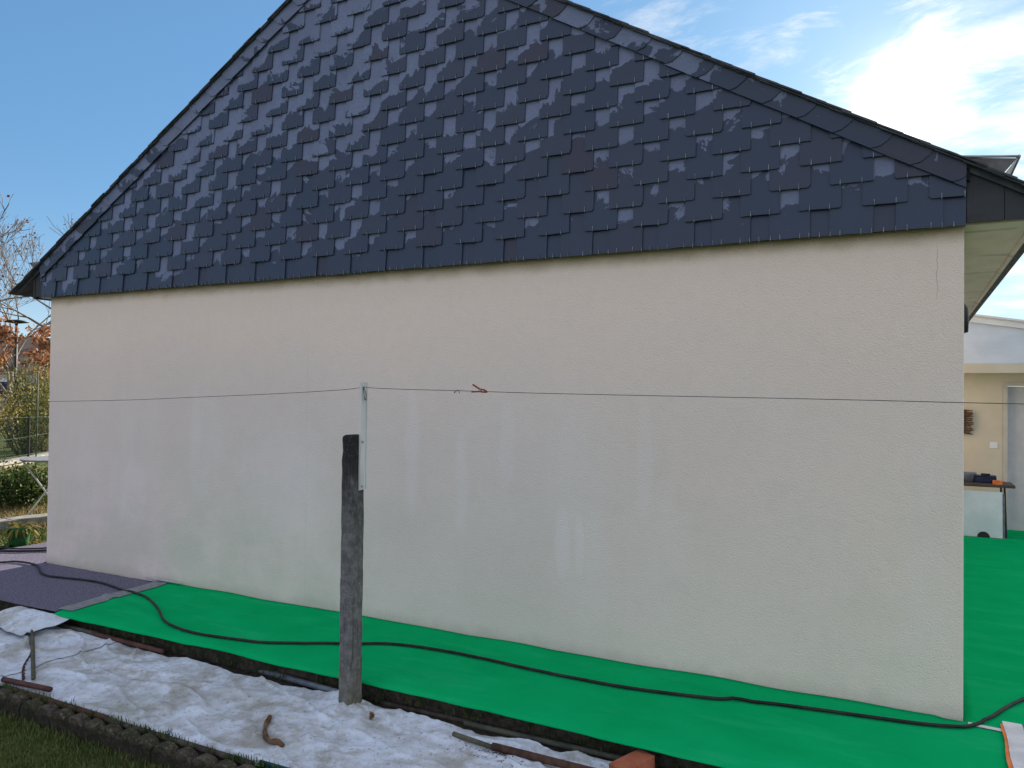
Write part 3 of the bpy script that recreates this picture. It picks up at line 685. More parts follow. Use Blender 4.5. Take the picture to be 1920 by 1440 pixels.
rod((2.22,-1.035), (2.98,-1.03), .017, 'garden_stake', M['rustred'], 'reddish brown stake lying end to end with the greenish stake', 'stake', lift=.005)
rod((3.66,-.915), (4.56,-1.045), .019, 'plastic_tube', M['bluepipe'], 'grey-blue plastic tube lying beside path, ending at the concrete post', 'tube', lift=-.01)
rod((4.78,-.985), (5.42,-.975), .014, 'garden_stake', M['brownrod'], 'dark brown thin stake along path edge just past the concrete post', 'stake')
rod((5.36,-1.005), (6.30,-.985), .016, 'garden_stake', M['greenpipe'], 'long grey-green stake running along path edge towards the red brick', 'stake')
rod((5.42,-1.225), (5.68,-1.238), .0125, 'rusty_bar', M['mossmetal'], 'thin mossy end of a rusty bar on the fleece sheet', 'bar')
rod((5.66,-1.238), (6.42,-1.262), .019, 'rusty_bar', M['rust'], 'thick rusty iron bar on fleece sheet near the red brick', 'bar')
rod((2.60,-1.875), (3.02,-1.845), .016, 'rusty_bar', M['rustred'], 'short reddish bar lying on fleece behind the scalloped edging', 'bar', lift=.012)
rod((2.70,-1.905), (3.62,-1.905), .016, 'rusty_bar', M['rust'], 'brown rusty bar tight against the scalloped edging beside the short reddish bar', 'bar', lift=.012)
rod((3.62,-1.91), (4.70,-1.905), .015, 'rusty_bar', M['brownrod'], 'long dark brown bar lying along the scalloped edging', 'bar', lift=.008)
rod((4.73,-1.885), (5.6,-1.87), .013, 'plastic_tube', M['teal'], 'dark teal plastic tube half under fleece along the scalloped edging', 'tube')
pts = smooth_path([g2(*q)+(0,) for q in ((506,1342),(498,1358),(497,1374),(504,1386),(516,1394),(531,1400))], 5)
o = MB().tube([(p.x,p.y,zsheet(p.x,p.y)+.012) for p in pts], [.012+.003*sin(i*.7)+(.002 if i > 14 else 0) for i in range(len(pts))], 9).build('stick', M['wood'], smooth=True)
tag(o, 'curved brown stick lying on the fleece sheet in front of the post', 'stick')
# rope of twisted wire beside the thin rod
pts = smooth_path([(1.78,-1.20,0),(2.05,-1.38,0),(2.2,-1.45,0),(2.45,-1.66,0),(2.68,-1.80,0)], 14)
mb = MB()
for ph in (0, pi): mb.tube([(p.x+.006*cos(i*1.1+ph), p.y+.006*sin(i*1.1+ph), zsheet(p.x,p.y)+.01+.005*sin(i*1.1+ph)) for i, p in enumerate(pts)], .004, 6)
tag(mb.build('rope', M['rust'], smooth=True), 'thin twisted brown cord lying next to the greenish brown rod', 'rope')
# dry leaf ball
mb = MB(); c0 = Vector((*g2(697,1347), 0)); c0.z = zsheet(c0.x, c0.y)+.02
for k in range(16):
    a, e = random.uniform(0, 2*pi), random.uniform(-.5, 1.2); d = Vector((cos(a)*cos(e), sin(a)*cos(e), sin(e))); s_ = d.cross(Vector((0,0,1))).normalized()*random.uniform(.006,.011)
    p, q = c0+d*.006, c0+d*random.uniform(.018,.03); mid = p.lerp(q, .5)+Vector((0,0,.005))
    mb.add([p, mid+s_, q, mid-s_], [(0,1,2),(0,2,3)])
mb.tube([c0-Vector((.008,0,.012)), c0, c0+Vector((.007,.003,.012))], [.009,.014,.006], 8)
tag(mb.build('dry_bud', M['wood']), 'small curled brown dry leaf clump beside base of the concrete post', 'dry leaf')
M['brick'] = varied('brick', (.30,.085,.04), (.38,.12,.06), 14, .85, bump=(80,.6,.004))
bk = MB().box(-.11,.11,-.05,.05,0,.062).build('brick', M['brick'], bevel=.005); bk.location = (6.36,-1.14,-.098); bk.rotation_euler = (0,-.02,rad(68))
tag(bk, 'orange-red brick holding down the fleece by the path edge', 'brick')
# crumbs of soil and leaf bits on the sheet
mb = MB(); rr = random.Random(11)
def crumb(x, y, z, s):
    v = [Vector((rr.uniform(-1,1), rr.uniform(-1,1), rr.uniform(-.5,.8))).normalized()*s*rr.uniform(.5,1) for _ in range(4)]; mb.add([(x+a.x, y+a.y, z+a.z*.6) for a in v], [(0,1,2),(0,2,3),(0,3,1),(1,3,2)])
for _ in range(420):
    x, y = rr.uniform(1.7,6.9), rr.uniform(-1.84,-1.08); crumb(x, y, zsheet(x,y)+.002, rr.uniform(.002,.006))
for _ in range(150):
    x, y = rr.gauss(5.72,.10), rr.gauss(-1.30,.035); crumb(x, y, zsheet(x,y)+.002, rr.uniform(.003,.010))
for _ in range(130):
    x, y = rr.uniform(1.9,8.2), rr.uniform(-1.0,-.05); crumb(x, y, zcarp(x,y)+.002, rr.uniform(.0015,.0045))
for _ in range(60):
    x = rr.uniform(1.9,7.7); y = -.012-abs(rr.gauss(0,.012)); crumb(x, y, zcarp(x,y)+.002, rr.uniform(.002,.006))
tag(mb.build('soil_crumbs', M['soil']), 'dark soil crumbs and leaf bits scattered over fleece sheets and green carpet', 'soil crumbs', kind='stuff')
# weeds along the path edge and by the far corner
def blades(mb, x, y, z, n, h, spread, wd, rr):
    for _ in range(n):
        a = rr.uniform(0, 2*pi); l = h*rr.uniform(.5,1.1); px_, py_ = x+rr.gauss(0,spread), y+rr.gauss(0,spread); ln = rr.uniform(.1,.8)*l
        s_ = Vector((-sin(a), cos(a), 0))*wd*rr.uniform(.6,1.2); d = Vector((cos(a), sin(a), 0))
        b0 = Vector((px_, py_, z)); m1 = b0+d*ln*.4+Vector((0,0,l*.65)); t = b0+d*ln+Vector((0,0,l))
        mb.add([b0-s_, b0+s_, m1+s_*.7, m1-s_*.7, t], [(0,1,2,3),(3,2,4)], rr.random())
mb = MB()
for _ in range(90):
    x = rr.uniform(1.3, 6.8); y = rr.uniform(-1.0,-.955); blades(mb, x, y, -.13+rr.uniform(0,.05), 7, .035, .012, .003, rr)
for _ in range(110):
    x = rr.uniform(2.5, 5); blades(mb, x, -1.915+rr.uniform(-.012,.012), -.11, 8, .035, .014, .0025, rr)
tag(mb.build('weeds', M['bush']), 'small green weeds sprouting along path edge and edging blocks', 'weeds', kind='stuff')
mb = MB()
for _ in range(60):
    x, y = rr.uniform(.3,1.35), rr.uniform(-1.5,-1.08); blades(mb, x, y, terrain(x,y)+.06, 16, .14, .03, .004, rr)
tag(mb.build('weeds', M['grass']), 'taller grass tuft growing beside the felt mat at bed end', 'weeds', kind='stuff')
# lawn
mb = MB(); 
for _ in range(15000):
    x, y = rr.uniform(1.9,4.9), rr.uniform(-3.1,-1.99)
    blades(mb, x, y, terrain(x,y)-.004, 3, .034+.02*fbm(x*3,y*3)+.022*ss(-2.12,-2.0,y), .012, .0026, rr)
for _ in range(9000):
    x, y = rr.uniform(-2,10), rr.uniform(-7,-2.0)
    blades(mb, x, y, terrain(x,y)-.004, 2, .03, .02, .003, rr)
g = mb.build('grass', M['grass']); tag(g, 'short shaded lawn grass in front of the scalloped edging', 'grass', kind='stuff')

# ------------------------------------------------------------------ concrete post with bracket and washing line
post = thing('concrete_post', 'weathered grey concrete post with blackened top standing in the bed', 'post', (PX, PY, -.14))
mb = MB(); w_, d_ = .046, .050; H = 1.585
lv = [((H-.03)*i/26, 1.0-.03*i/26, 0) for i in range(27)]+[(H-.008,.945,0)]
vs = []
rp = random.Random(8); jj = lambda: rp.gauss(0,.0011)-(.004 if rp.random() < .04 else 0)
for z, s_, _ in lv: vs += [(-w_*s_-jj(),-d_*s_-jj(),z),(w_*s_+jj(),-d_*s_-jj(),z),(w_*s_+jj(),d_*s_+jj(),z),(-w_*s_-jj(),d_*s_+jj(),z)]
vs += [(-w_*.62,-d_*.8,H),(w_*.85,-d_*.8,H+.004),(w_*.8,d_*.8,H+.002),(-w_*.6,d_*.8,H)]
n = len(lv)+1; fs = [(3,2,1,0), tuple(range(4*(n-1),4*n))]+[(i*4+j, i*4+(j+1)%4, (i+1)*4+(j+1)%4, (i+1)*4+j) for i in range(n-1) for j in range(4)]
mb.add(vs, fs); mb.build('shaft', M['post'], post, bevel=.005)
br = MB(); bx = w_*.97; bz0, bz1 = 1.268, 1.888
br.box(bx+.0035, bx+.0065, -.012, .050, bz0, bz1); br.box(bx+.007, bx+.017, -.0125, -.0100, bz0, bz1); br.box(bx+.007, bx+.013, .0475, .0500, bz0, bz1)
bo = br.build('bracket', M['white_metal'], post)
for zz in (bz0+.02, 1.545): MB().tube([(bx-.006,.014,zz),(bx+.014,.014,zz)], .006, 10).build('bolt', M['steel'], bo)
lp = smooth_path([(bx+.010,.014,1.862),(bx+.018,.008,1.83),(bx+.020,.014,1.795),(bx+.020,.026,1.788),(bx+.018,.028,1.82),(bx+.012,.018,1.858)], 6)
MB().tube(lp, .0022, 6).build('wire_loop', M['wire'], bo, smooth=True)
pin = Vector((PX+bx+.010, PY+.014, 1.862-.14))
YL = PY+.014
mb = MB()
Lp = [ony(x, y, YL) for x, y in ((668,728),(640,731),(560,736),(480,740),(360,745),(240,750),(92,753),(0,756))]
Lp += [Lp[-1]+(Lp[-1]-Lp[-2])*t for t in (1,2.2)]
Rp = [ony(x, y, YL) for x, y in ((700,727.5),(760,730),(858,732.5),(1000,737),(1200,741.5),(1450,746.5),(1650,751),(1807,755),(1920,757.5))]; Rp += [Rp[-1]+(Rp[-1]-Rp[-2])*t for t in (1,3,6)]
mb.tube(smooth_path([pin]+Lp, 4), .0016, 6); mb.tube(smooth_path([pin]+Rp, 4), .0016, 6)
tk = ony(858, 732.5, YL); mb.tube(smooth_path([tk+Vector((-.02,0,.001)), tk+Vector((-.018,-.004,-.012)), tk+Vector((-.008,-.003,-.004)), tk+Vector((0,.003,.003)), tk+Vector((.008,.004,-.004)), tk+Vector((.012,0,-.014))], 5), .0018, 5)
tag(mb.build('washing_line', M['wire'], smooth=True), 'thin dark wire washing line stretched past the bracket on the post', 'washing line')
pg = thing('clothes_peg', 'red-brown plastic clothes peg clipped on the wire line', 'peg', ony(900, 732, YL))
for s_ in (1, -1):
    P = [(.042,0,.002*s_-.002),(.02,0,.007*s_),(0,0,.006*s_),(-.048,0,.020*s_+.004)]
    mb = MB(); t = .0035
    for a, b in zip(P, P[1:]):
        mb.add([(a[0],-.006,a[2]-t),(a[0],.006,a[2]-t),(a[0],.006,a[2]+t),(a[0],-.006,a[2]+t),(b[0],-.006,b[2]-t),(b[0],.006,b[2]-t),(b[0],.006,b[2]+t),(b[0],-.006,b[2]+t)], [(0,1,2,3),(7,6,5,4),(0,4,5,1),(1,5,6,2),(2,6,7,3),(3,7,4,0)])
    mb.build('jaw', M['peg'], pg)
MB().tube([(.002,-.0075,0),(.002,.0075,0)], .006, 10).build('spring', M['steel'], pg, smooth=True)
pg.rotation_euler = (0, rad(8), 0)

# ------------------------------------------------------------------ tape and paper at right corner
M['paper'] = varied('masking_paper', (.60,.58,.56), (.72,.70,.68), 9, .8, bump=(40,.4,.004))
M['orange'] = varied('orange_tape', (.75,.17,.03), (.85,.24,.06), 10, .6)
zc2 = lambda x, y: max(zcarp(min(x,8.39), min(y,.05)), .016 if y > -.03 else -1)+.004
strip([(7.80,-.035),(7.88,-.045),(7.96,-.05)], .035, lambda x,y: .012, 'masking_tape', M['paper'], 'thin white masking tape strip on carpet at the house corner', 'tape', jit=.1)
strip([(8.00,.06),(8.00,-.2),(7.99,-.45),(8.01,-.8)], .085, lambda x,y: .020, 'paper_strip', M['paper'], 'wide white paper strip taped on carpet near house corner', 'paper', jit=.04)
strip([(7.955,.02),(7.955,-.2),(7.94,-.45),(7.955,-.8)], .02, lambda x,y: .017, 'orange_tape', M['orange'], 'narrow orange tape edging the white paper strip', 'tape', jit=.1)

# ------------------------------------------------------------------ wall lamp on the side wall
lm = thing('wall_lamp', 'black outdoor wall lamp under the eave on side wall', 'lamp', (HX, 2.05, 2.30))
M['black'] = varied('black_metal', (.012,.012,.013), (.022,.022,.024), 20, .5)
MB().box(0,.02,-.05,.05,-.08,.08).build('back_plate', M['black'], lm, bevel=.004)
MB().lathe([(.02,-.12),(.055,-.11),(.06,0),(.055,.07),(.03,.11),(.012,.125)], (.085,0,0), 16).build('lamp_body', M['black'], lm, smooth=True)
MB().tube([(.015,0,.06),(.05,0,.09),(.085,0,.10)], .010, 8).build('arm', M['black'], lm, smooth=True)

# ------------------------------------------------------------------ patio building
YB = 8.6; zf = zpatio(YB)
pav = thing('patio_building', 'cream patio building with white roof gable behind the house', 'building', (9.5, YB, zf))
M['cream'] = varied('cream_wall', (.58,.52,.40), (.63,.57,.45), 2, .9, bump=(90,.4,.004))
M['whitepaint'] = varied('white_paint', (.72,.73,.74), (.80,.80,.80), 5, .6)
M['palepanel'] = varied('pale_panel', (.56,.62,.70), (.64,.69,.76), 2.5, .5, stretch=(1,1,2))
M['doorgrey'] = varied('door_paint', (.50,.49,.49), (.56,.55,.55), 6, .6)
M['frame'] = varied('door_frame', (.50,.46,.40), (.56,.52,.46), 8, .7)
inv = Vector((-9.5,-YB,-zf))
def bp(mb, name, mat, parent=pav, bevel=0):
    o = mb.build(name, mat, parent, bevel=bevel)
    if parent is pav: o.location = inv
    return o
dl = ony(1880,724,YB); dz = dl.z
fT, fB = ony(1860,682,YB-.35).z, ony(1860,700,YB-.35).z
dx0, dx1 = dl.x+.06, dl.x+.90
bp(MB().box(7.0,dx0-.06,YB,YB+.2,zf-.1,fB+.3), 'wall', M['cream']); bp(MB().box(dx1+.06,12.5,YB,YB+.2,zf-.1,fB+.3), 'wall', M['cream']); bp(MB().box(dx0-.0595,dx1+.0595,YB,YB+.2,dz+.06,fB+.3), 'wall', M['cream'])
fr = bp(MB().box(dx0-.058,dx0,YB-.012,YB+.12,zf-.02,dz).box(dx1,dx1+.058,YB-.012,YB+.12,zf-.02,dz).box(dx0-.058,dx1+.058,YB-.012,YB+.12,dz+.0015,dz+.058), 'door_frame', M['frame'])
dr = bp(MB().box(dx0+.002,dx1-.002,YB+.07,YB+.11,zf-.03,dz-.003), 'door', M['doorgrey'], bevel=.003)
MB().tube([(dx1-.09,YB+.07,zf+1.05),(dx1-.09,YB+.03,zf+1.05),(dx1-.2,YB+.03,zf+1.05)], .009, 8).build('handle', M['steel'], dr, smooth=True)
sw = ony(1863,835,YB); bp(MB().box(sw.x-.05,sw.x+.05,YB-.012,YB-.0005,sw.z-.045,sw.z+.045), 'wall_switch', M['whitepaint'], bevel=.004)
bp(MB().box(7.3,12.4,YB-.45,YB-.33,fB,fT), 'beam', M['cream'], bevel=.006)
tL, tR = ony(1813,592,YB-.40), ony(1920,605,YB-.40); sl_ = (tR.z-tL.z)/(tR.x-tL.x)
zt = lambda x: tL.z+sl_*(x-tL.x)
bp(MB().prism([(7.2,fT+.002),(12.3,fT+.002),(12.3,max(fT+.05,zt(12.3)-.09)),(7.2,zt(7.2)-.09)], YB-.42, YB-.38), 'gable_panel', M['palepanel'])
bp(MB().prism([(7.2,zt(7.2)-.088),(12.3,zt(12.3)-.088),(12.3,zt(12.3)),(7.2,zt(7.2))], YB-.46, YB-.36), 'rake_trim', M['whitepaint'])
bp(MB().prism([(7.2,zt(7.2)+.002),(12.4,zt(12.4)+.002),(12.4,zt(12.4)+.03),(7.2,zt(7.2)+.03)], YB-.5, YB+3), 'roof_sheet', M['whitepaint'])
# trestle table with things
tr = ony(1900,908,YB-.75); zt_ = tr.z; tx1 = tr.x; tx0 = tx1-1.5; yA, yB2 = YB-1.0, YB-.42; fz = zpatio(YB-.8)+.014
M['darkwood'] = varied('dark_wood', (.07,.05,.04), (.12,.09,.07), 9, .6, stretch=(.3,2,2))
tb = thing('folding_table', 'dark brown folding table against the cream patio wall', 'table', (tx0,yA,fz))
ti = Vector((-tx0,-yA,-fz))
def tp(mb, name, mat, bevel=0): o = mb.build(name, mat, tb, bevel=bevel); o.location = ti; return o
tp(MB().box(tx0,tx1,yA,yB2,zt_-.035,zt_), 'tabletop', M['darkwood'], .004)
for xx in (tx0+.12, tx1-.12):
    for yy in (yA+.05, yB2-.05): tp(MB().tube([(xx,yy,zt_-.035),(xx+(.02 if xx > tx0+.5 else -.02),yy,fz+.002)], .013, 8), 'leg', M['black'])
tp(MB().tube([(tx0+.12,yA+.05,fz+.14),(tx1-.12,yA+.05,fz+.14)], .010, 8), 'stretcher', M['black'])
M['navy'] = varied('navy_plastic', (.012,.016,.05), (.02,.028,.075), 8, .4)
M['greyp'] = varied('grey_plastic', (.12,.14,.17), (.18,.2,.23), 8, .5)
def on_table(px_): p = ony(px_, 905, (yA+yB2)/2); return p.x
x = on_table(1847); bxo = thing('tool_box', 'low navy blue box with dark tools on folding table', 'box', (x,(yA+yB2)/2,zt_+.001))
MB().box(-.13,.13,-.09,.09,0,.085).build('case', M['navy'], bxo, bevel=.008); MB().box(-.13,.13,-.092,.092,.087,.10).build('lid', M['navy'], bxo, bevel=.004)
MB().box(-.05,.06,-.03,.03,.101,.125).build('tool', M['black'], bxo, bevel=.006)
x = on_table(1868); ot = MB().lathe([(.038,0),(.06,0),(.06,.05),(.038,.05),(.038,0)], (0,0,0), 20).build('tape_roll', M['orange']); ot.location = (x,yA+.12,zt_+.001); tag(ot, 'bright orange roll of tape on the edge of folding table', 'tape roll')
x = on_table(1816); ot = MB().lathe([(.075,0),(.095,.11),(.10,.13),(.09,.13),(.07,.02),(.01,.02)], (0,0,0), 18).build('bucket', M['greyp'], smooth=True); ot.location = (x,yA+.28,zt_+.001); tag(ot, 'grey open pot standing on folding table next to navy box', 'pot')
# pale panel leaning below the table
pR, pL = ony(1880,925,yA-.02), tx0+.2
pn = thing('leaning_panel', 'pale silver board with black edges leaning under the folding table', 'panel', (pL,yA-.06,fz))
wdt = ony(1880,960,yA-.05).x-pL; hgt = zt_-.09-fz
M['silver'] = varied('silver_board', (.60,.63,.66), (.72,.74,.75), 3, .4, .2, .5)
b1 = MB().box(0,wdt,0,.012,.012,hgt).build('board', M['silver'], pn); b1.rotation_euler = (rad(-4),0,0)
b1 = MB().box(0,wdt+.03,.014,.03,0,hgt-.02).build('back_board', M['bluepipe'], pn); b1.rotation_euler = (rad(-4),0,0)
mb = MB(); cx = wdt-.22; mb.prism([(cx+.075*cos(pi*i/10), .012+.075*sin(pi*i/10)) for i in range(11)], -.006, -.001); b1 = mb.build('handle_slot', M['black'], pn); b1.rotation_euler = (rad(-4),0,0)
MB().box(-.01,wdt+.012,-.012,.036,0,.011).build('bottom_rail', M['black'], pn)
# bundle of twigs hung on the wall
tw = thing('twig_bundle', 'brown bundle of twigs hung on the cream patio wall', 'wall decoration', (ony(1808,790,YB).x, YB-.05, ony(1808,790,YB).z))
rr = random.Random(5)
for k in range(34):
    x0 = rr.uniform(-.12,.02); z0 = -.17+.34*k/33; mb = MB().tube([(x0-.12,rr.uniform(-.03,.03),z0+rr.uniform(-.02,.02)),(x0,rr.uniform(-.05,0),z0),(rr.uniform(.07,.12),rr.uniform(-.04,.03),z0+rr.uniform(-.02,.02))], .008, 5); mb.build('twig', M['wood'], tw)
# ================================================================== garden beyond the left corner
rr = random.Random(21)
def leaf(mb, p, s, rr, flat=0):
    a = Vector((rr.gauss(0,1), rr.gauss(0,1), rr.gauss(0,1)*(1-flat))).normalized(); b = a.cross(Vector((rr.gauss(0,1), rr.gauss(0,1), rr.gauss(0,1)))).normalized()
    l = s*rr.uniform(.6,1.2); w_ = l*.45; c_ = rr.random()
    mb.add([p, p+a*l*.5+b*w_, p+a*l, p+a*l*.5-b*w_], [(0,1,2,3)], c_)
def grow(mb, tips, p, d, l, r, lev, maxlev, rr, rmin, spread, upb, kids=(2,3)):
    n = 4; pts = [p]; rs = [r]; q = p.copy(); dd = d.copy()
    for i in range(n):
        dd = (dd+Vector((rr.gauss(0,.13), rr.gauss(0,.13), rr.gauss(0,.09)+upb*.05))).normalized(); q = q+dd*l/n; pts.append(q.copy()); rs.append(max(rmin, r*(1-.45*(i+1)/n)))
    mb.tube(pts, rs, 7 if lev < 2 else (4 if lev < 4 else 3), cap=lev < 2)
    if lev >= maxlev: tips.append((pts[-1], dd)); tips.append((pts[2], dd)); return
    k = rr.randint(*kids)
    for j in range(k+(1 if lev > 1 else 0)):
        t = rr.choice((2,3,4)) if j else 4
        ax = Vector((rr.gauss(0,1), rr.gauss(0,1), rr.gauss(0,.6))).normalized(); nd = (dd+ax*spread*rr.uniform(.6,1.2)+Vector((0,0,upb*.15))).normalized()
        grow(mb, tips, pts[t], nd, l*rr.uniform(.62,.82), max(rmin, rs[t]*.72), lev+1, maxlev, rr, rmin, spread, upb, kids)
def tree(base, h, r, label, maxlev, rmin, spread, leafmat, nleaf, leafs, seed, lean=(0,0), group=None, upb=1, name='bare_tree'):
    rr = random.Random(seed); t = thing(name, label, 'tree', base, group); mb = MB(); tips = []
    tr_ = MB(); th = h*.30; P = [(0,0,-.1),(lean[0]*.3,lean[1]*.3,th*.4),(lean[0],lean[1],th)]; tr_.tube(P, [r*1.25, r, r*.85], 9); tr_.build('trunk', M['bark'], t, smooth=True)
    for k in range(4):
        a = k*pi/2+rr.uniform(-.5,.5); d = Vector((cos(a)*.55, sin(a)*.55, 1)).normalized(); grow(mb, tips, Vector(P[-1])-Vector((0,0,.05)), d, h*.26, r*.62, 1, maxlev, rr, rmin, spread, upb)
    mb.build('branches', M['bark'], t, smooth=True); lv = MB()
    for _ in range(nleaf):
        p, d = rr.choice(tips); leaf(lv, p+Vector((rr.gauss(0,.06), rr.gauss(0,.06), rr.gauss(0,.06))), leafs, rr)
    if nleaf: lv.build('crown', leafmat, t)
    return t
def gz(p): return Vector((p.x, p.y, terrain(p.x, p.y)))
tree(gz(at(150,700,31)), 8.4, .14, 'bare deciduous tree with few red leaves behind house corner', 6, .0075, .7, M['dead_leaf'], 420, .10, 4)
tree(gz(at(20,700,38)), 8.0, .13, 'bare thin tree with dull leaves beyond the rust-leaved tree', 5, .008, .8, M['dead_leaf'], 260, .11, 9)
tree(gz(at(-140,700,33)), 9.5, .16, 'bare spreading tree beside the street lamp', 5, .011, .8, M['dead_leaf'], 300, .10, 15)
tree(gz(at(22,700,26)), 4.3, .08, 'small tree full of rust-orange leaves behind the hedge', 4, .009, .95, M['rust_leaf'], 2600, .11, 33, upb=.2, name='small_tree')
# low wall, fence and hedge shrubs
A, B = onz(0,866,.30), onz(88,850,.30); A.z = B.z = 0; D = (B-A).normalized(); Nn = Vector((-D.y, D.x, 0)); Nn = Nn if (Nn.dot(A-CAM) > 0) else -Nn
W0 = A-D*5; LW = 24.0; ang = math.atan2(D.y, D.x)
M['oldwall'] = varied('old_wall', (.30,.26,.20), (.42,.37,.29), 3, .95, bump=(20,.8,.02))
wl = thing('low_wall', 'low weathered garden wall with flat coping under chain-link fence', 'wall', (W0.x, W0.y, 0), rz=ang)
for k in range(12):
    MB().box(k*2.0+.003,k*2.0+1.997,-.09,.09,-.2,.235).build('wall_block', M['oldwall'], wl, bevel=.01); MB().box(k*2.0+.004,k*2.0+1.996,-.14,.14,.238,.305).build('coping', M['concrete'], wl, bevel=.01)
M['fencegreen'] = varied('fence_green', (.03,.06,.04), (.06,.10,.07), 20, .6)
fn = thing('chain_link_fence', 'green chain-link fence with dark posts on the low garden wall', 'fence', (W0.x, W0.y, .306), rz=ang)
for k in range(9): MB().tube([(.4+k*2.9,0,0),(.4+k*2.9,0,.84)], .024, 8).build('post', M['black'], fn)
mb = MB(); hF, cell = .78, .075; n = int(LW/cell)
for k in range(-int(hF/cell), n):
    x0 = k*cell; 
    for s_ in (0, 1):
        za, zb = (0, hF) if s_ == 0 else (hF, 0)
        if x0 < 0 or x0+hF > LW: continue
        mb.tube([(x0,.004*s_,za+.02),(x0+hF,.004*s_,zb+.02)], .0028, 3, cap=False)
mb.build('wire_mesh', M['fencegreen'], fn)
for z_ in (.03,.42,.80): MB().tube(smooth_path([(x,-.006,z_+.02*sin(x*1.3+z_*9)) for x in lin(.2, LW-.2, 20)], 3), .004, 5).build('tension_wire', M['fencegreen'], fn)
st_ = onz(66, 893, .18); MB().tube([(st_.x,st_.y,.1),(st_.x+.03,st_.y,1.1),(st_.x+.02,st_.y,2.0)], .011, 7).build('garden_stake', M['fencegreen'], smooth=True); tag(COL.objects[-1], 'tall thin green stake standing in front of the fence', 'stake')
def shrub(pos, rx, h, mat, label, n, seed, ls=.055, group='hedge shrubs behind the fence', name='hedge_shrub', cat='shrub'):
    rr = random.Random(seed); t = thing(name, label, cat, (pos.x,pos.y,terrain(pos.x,pos.y)), group); lv = MB(); stm = MB()
    for k in range(46):
        a, e = rr.uniform(0,2*pi), rr.uniform(0,1); tip = Vector((cos(a)*rx*e*.9, sin(a)*rx*e*.9, h*rr.uniform(.6,1.02)*(1-.25*e))); b0 = Vector((cos(a)*.18*e, sin(a)*.18*e, -.05)); md = b0.lerp(tip, .5)+Vector((rr.gauss(0,.06), rr.gauss(0,.06), .08))
        stm.tube(smooth_path([b0, md, tip], 3), [.012,.011,.010,.009,.008,.006,.005], 4, cap=False)
        for _ in range(n//46):
            f = rr.random()**.6; p = b0.lerp(md, f*2) if f < .5 else md.lerp(tip, f*2-1); leaf(lv, p+Vector((rr.gauss(0,.11), rr.gauss(0,.11), rr.gauss(0,.09))), ls, rr)
    stm.build('stems', M['hedge_wood'], t); lv.build('foliage', mat, t); return t
HL = ['bushy golden brown hedge shrub behind the chain-link fence']*4+['mixed green and brown hedge shrub next to the golden brown shrubs behind fence', 'golden brown shrub between the two greener hedge shrubs', 'greenish hedge shrub behind the fence, farther along than the mixed one']
for k in range(7):
    p = W0+D*(1.5+k*1.9)+Nn*(1.25+.35*(k % 2)); q = (k in (4,6)); shrub(p, 1.3, 2.45+.25*random.Random(k).uniform(-1,1), M['hedgeg' if q else 'hedge'], HL[k], 4600, 50+k)
# street lamp
lp_ = gz(at(29,700,36)); sl2 = thing('street_lamp', 'dark street lamp with flat disc head beyond the hedge', 'street lamp', lp_)
hL = at(29,602,36).z-lp_.z; MB().tube([(0,0,0),(0,0,hL*.5),(0,0,hL-.15)], [.07,.055,.045], 10).build('pole', M['black'], sl2, smooth=True)
MB().lathe([(.04,-.18),(.06,-.1),(.42,-.05),(.44,-.01),(.2,.04),(.02,.06)], (0,0,hL), 18).build('lamp_head', M['black'], sl2, smooth=True)
# houses far behind
def bhouse(px_, t, wd, dp, hw, hr, wallc, roofc, label, rz):
    p = gz(at(px_,700,t)); h = thing('far_house', label, 'house', p, None, rz)
    wm = varied('far_wall', wallc, tuple(c*1.1 for c in wallc), 2, .9); rm = varied('far_roof', roofc, tuple(c*1.3 for c in roofc), 4, .8)
    MB().box(-wd/2,wd/2,-dp/2,dp/2,-.3,hw).build('wall', wm, h)
    rf = MB(); e = .4; rf.add([(-wd/2-e,-dp/2-e,hw-.1),(wd/2+e,-dp/2-e,hw-.1),(wd/2+e,dp/2+e,hw-.1),(-wd/2-e,dp/2+e,hw-.1),(-wd/2-e,0,hw+hr),(wd/2+e,0,hw+hr)], [(0,1,5,4),(2,3,4,5),(1,2,5),(3,0,4),(3,2,1,0)]); r_ = rf.build('roof', rm, h)
    MB().box(wd*.2,wd*.2+.6,-.3,.3,hw+hr*.5,hw+hr+.6).build('chimney', wm, r_)
    for x in lin(-wd/2+1.5, wd/2-1.5, 4):
        w2 = MB().box(x-.55,x+.55,-dp/2-.04,-dp/2+.02,1.0,2.2).build('window', M['whitepaint'], h); MB().box(x-.47,x+.47,-dp/2-.05,-dp/2-.042,1.08,2.12).build('pane', M['navy'], w2)
bhouse(70, 62, 15, 8, 2.9, 2.3, (.45,.47,.52), (.10,.07,.055), 'far grey house with brown roof seen between tree trunks', rad(64))
bhouse(-160, 70, 13, 8, 2.8, 2.0, (.50,.48,.45), (.07,.075,.085), 'far pale house with dark grey roof beyond the hedge', rad(50))
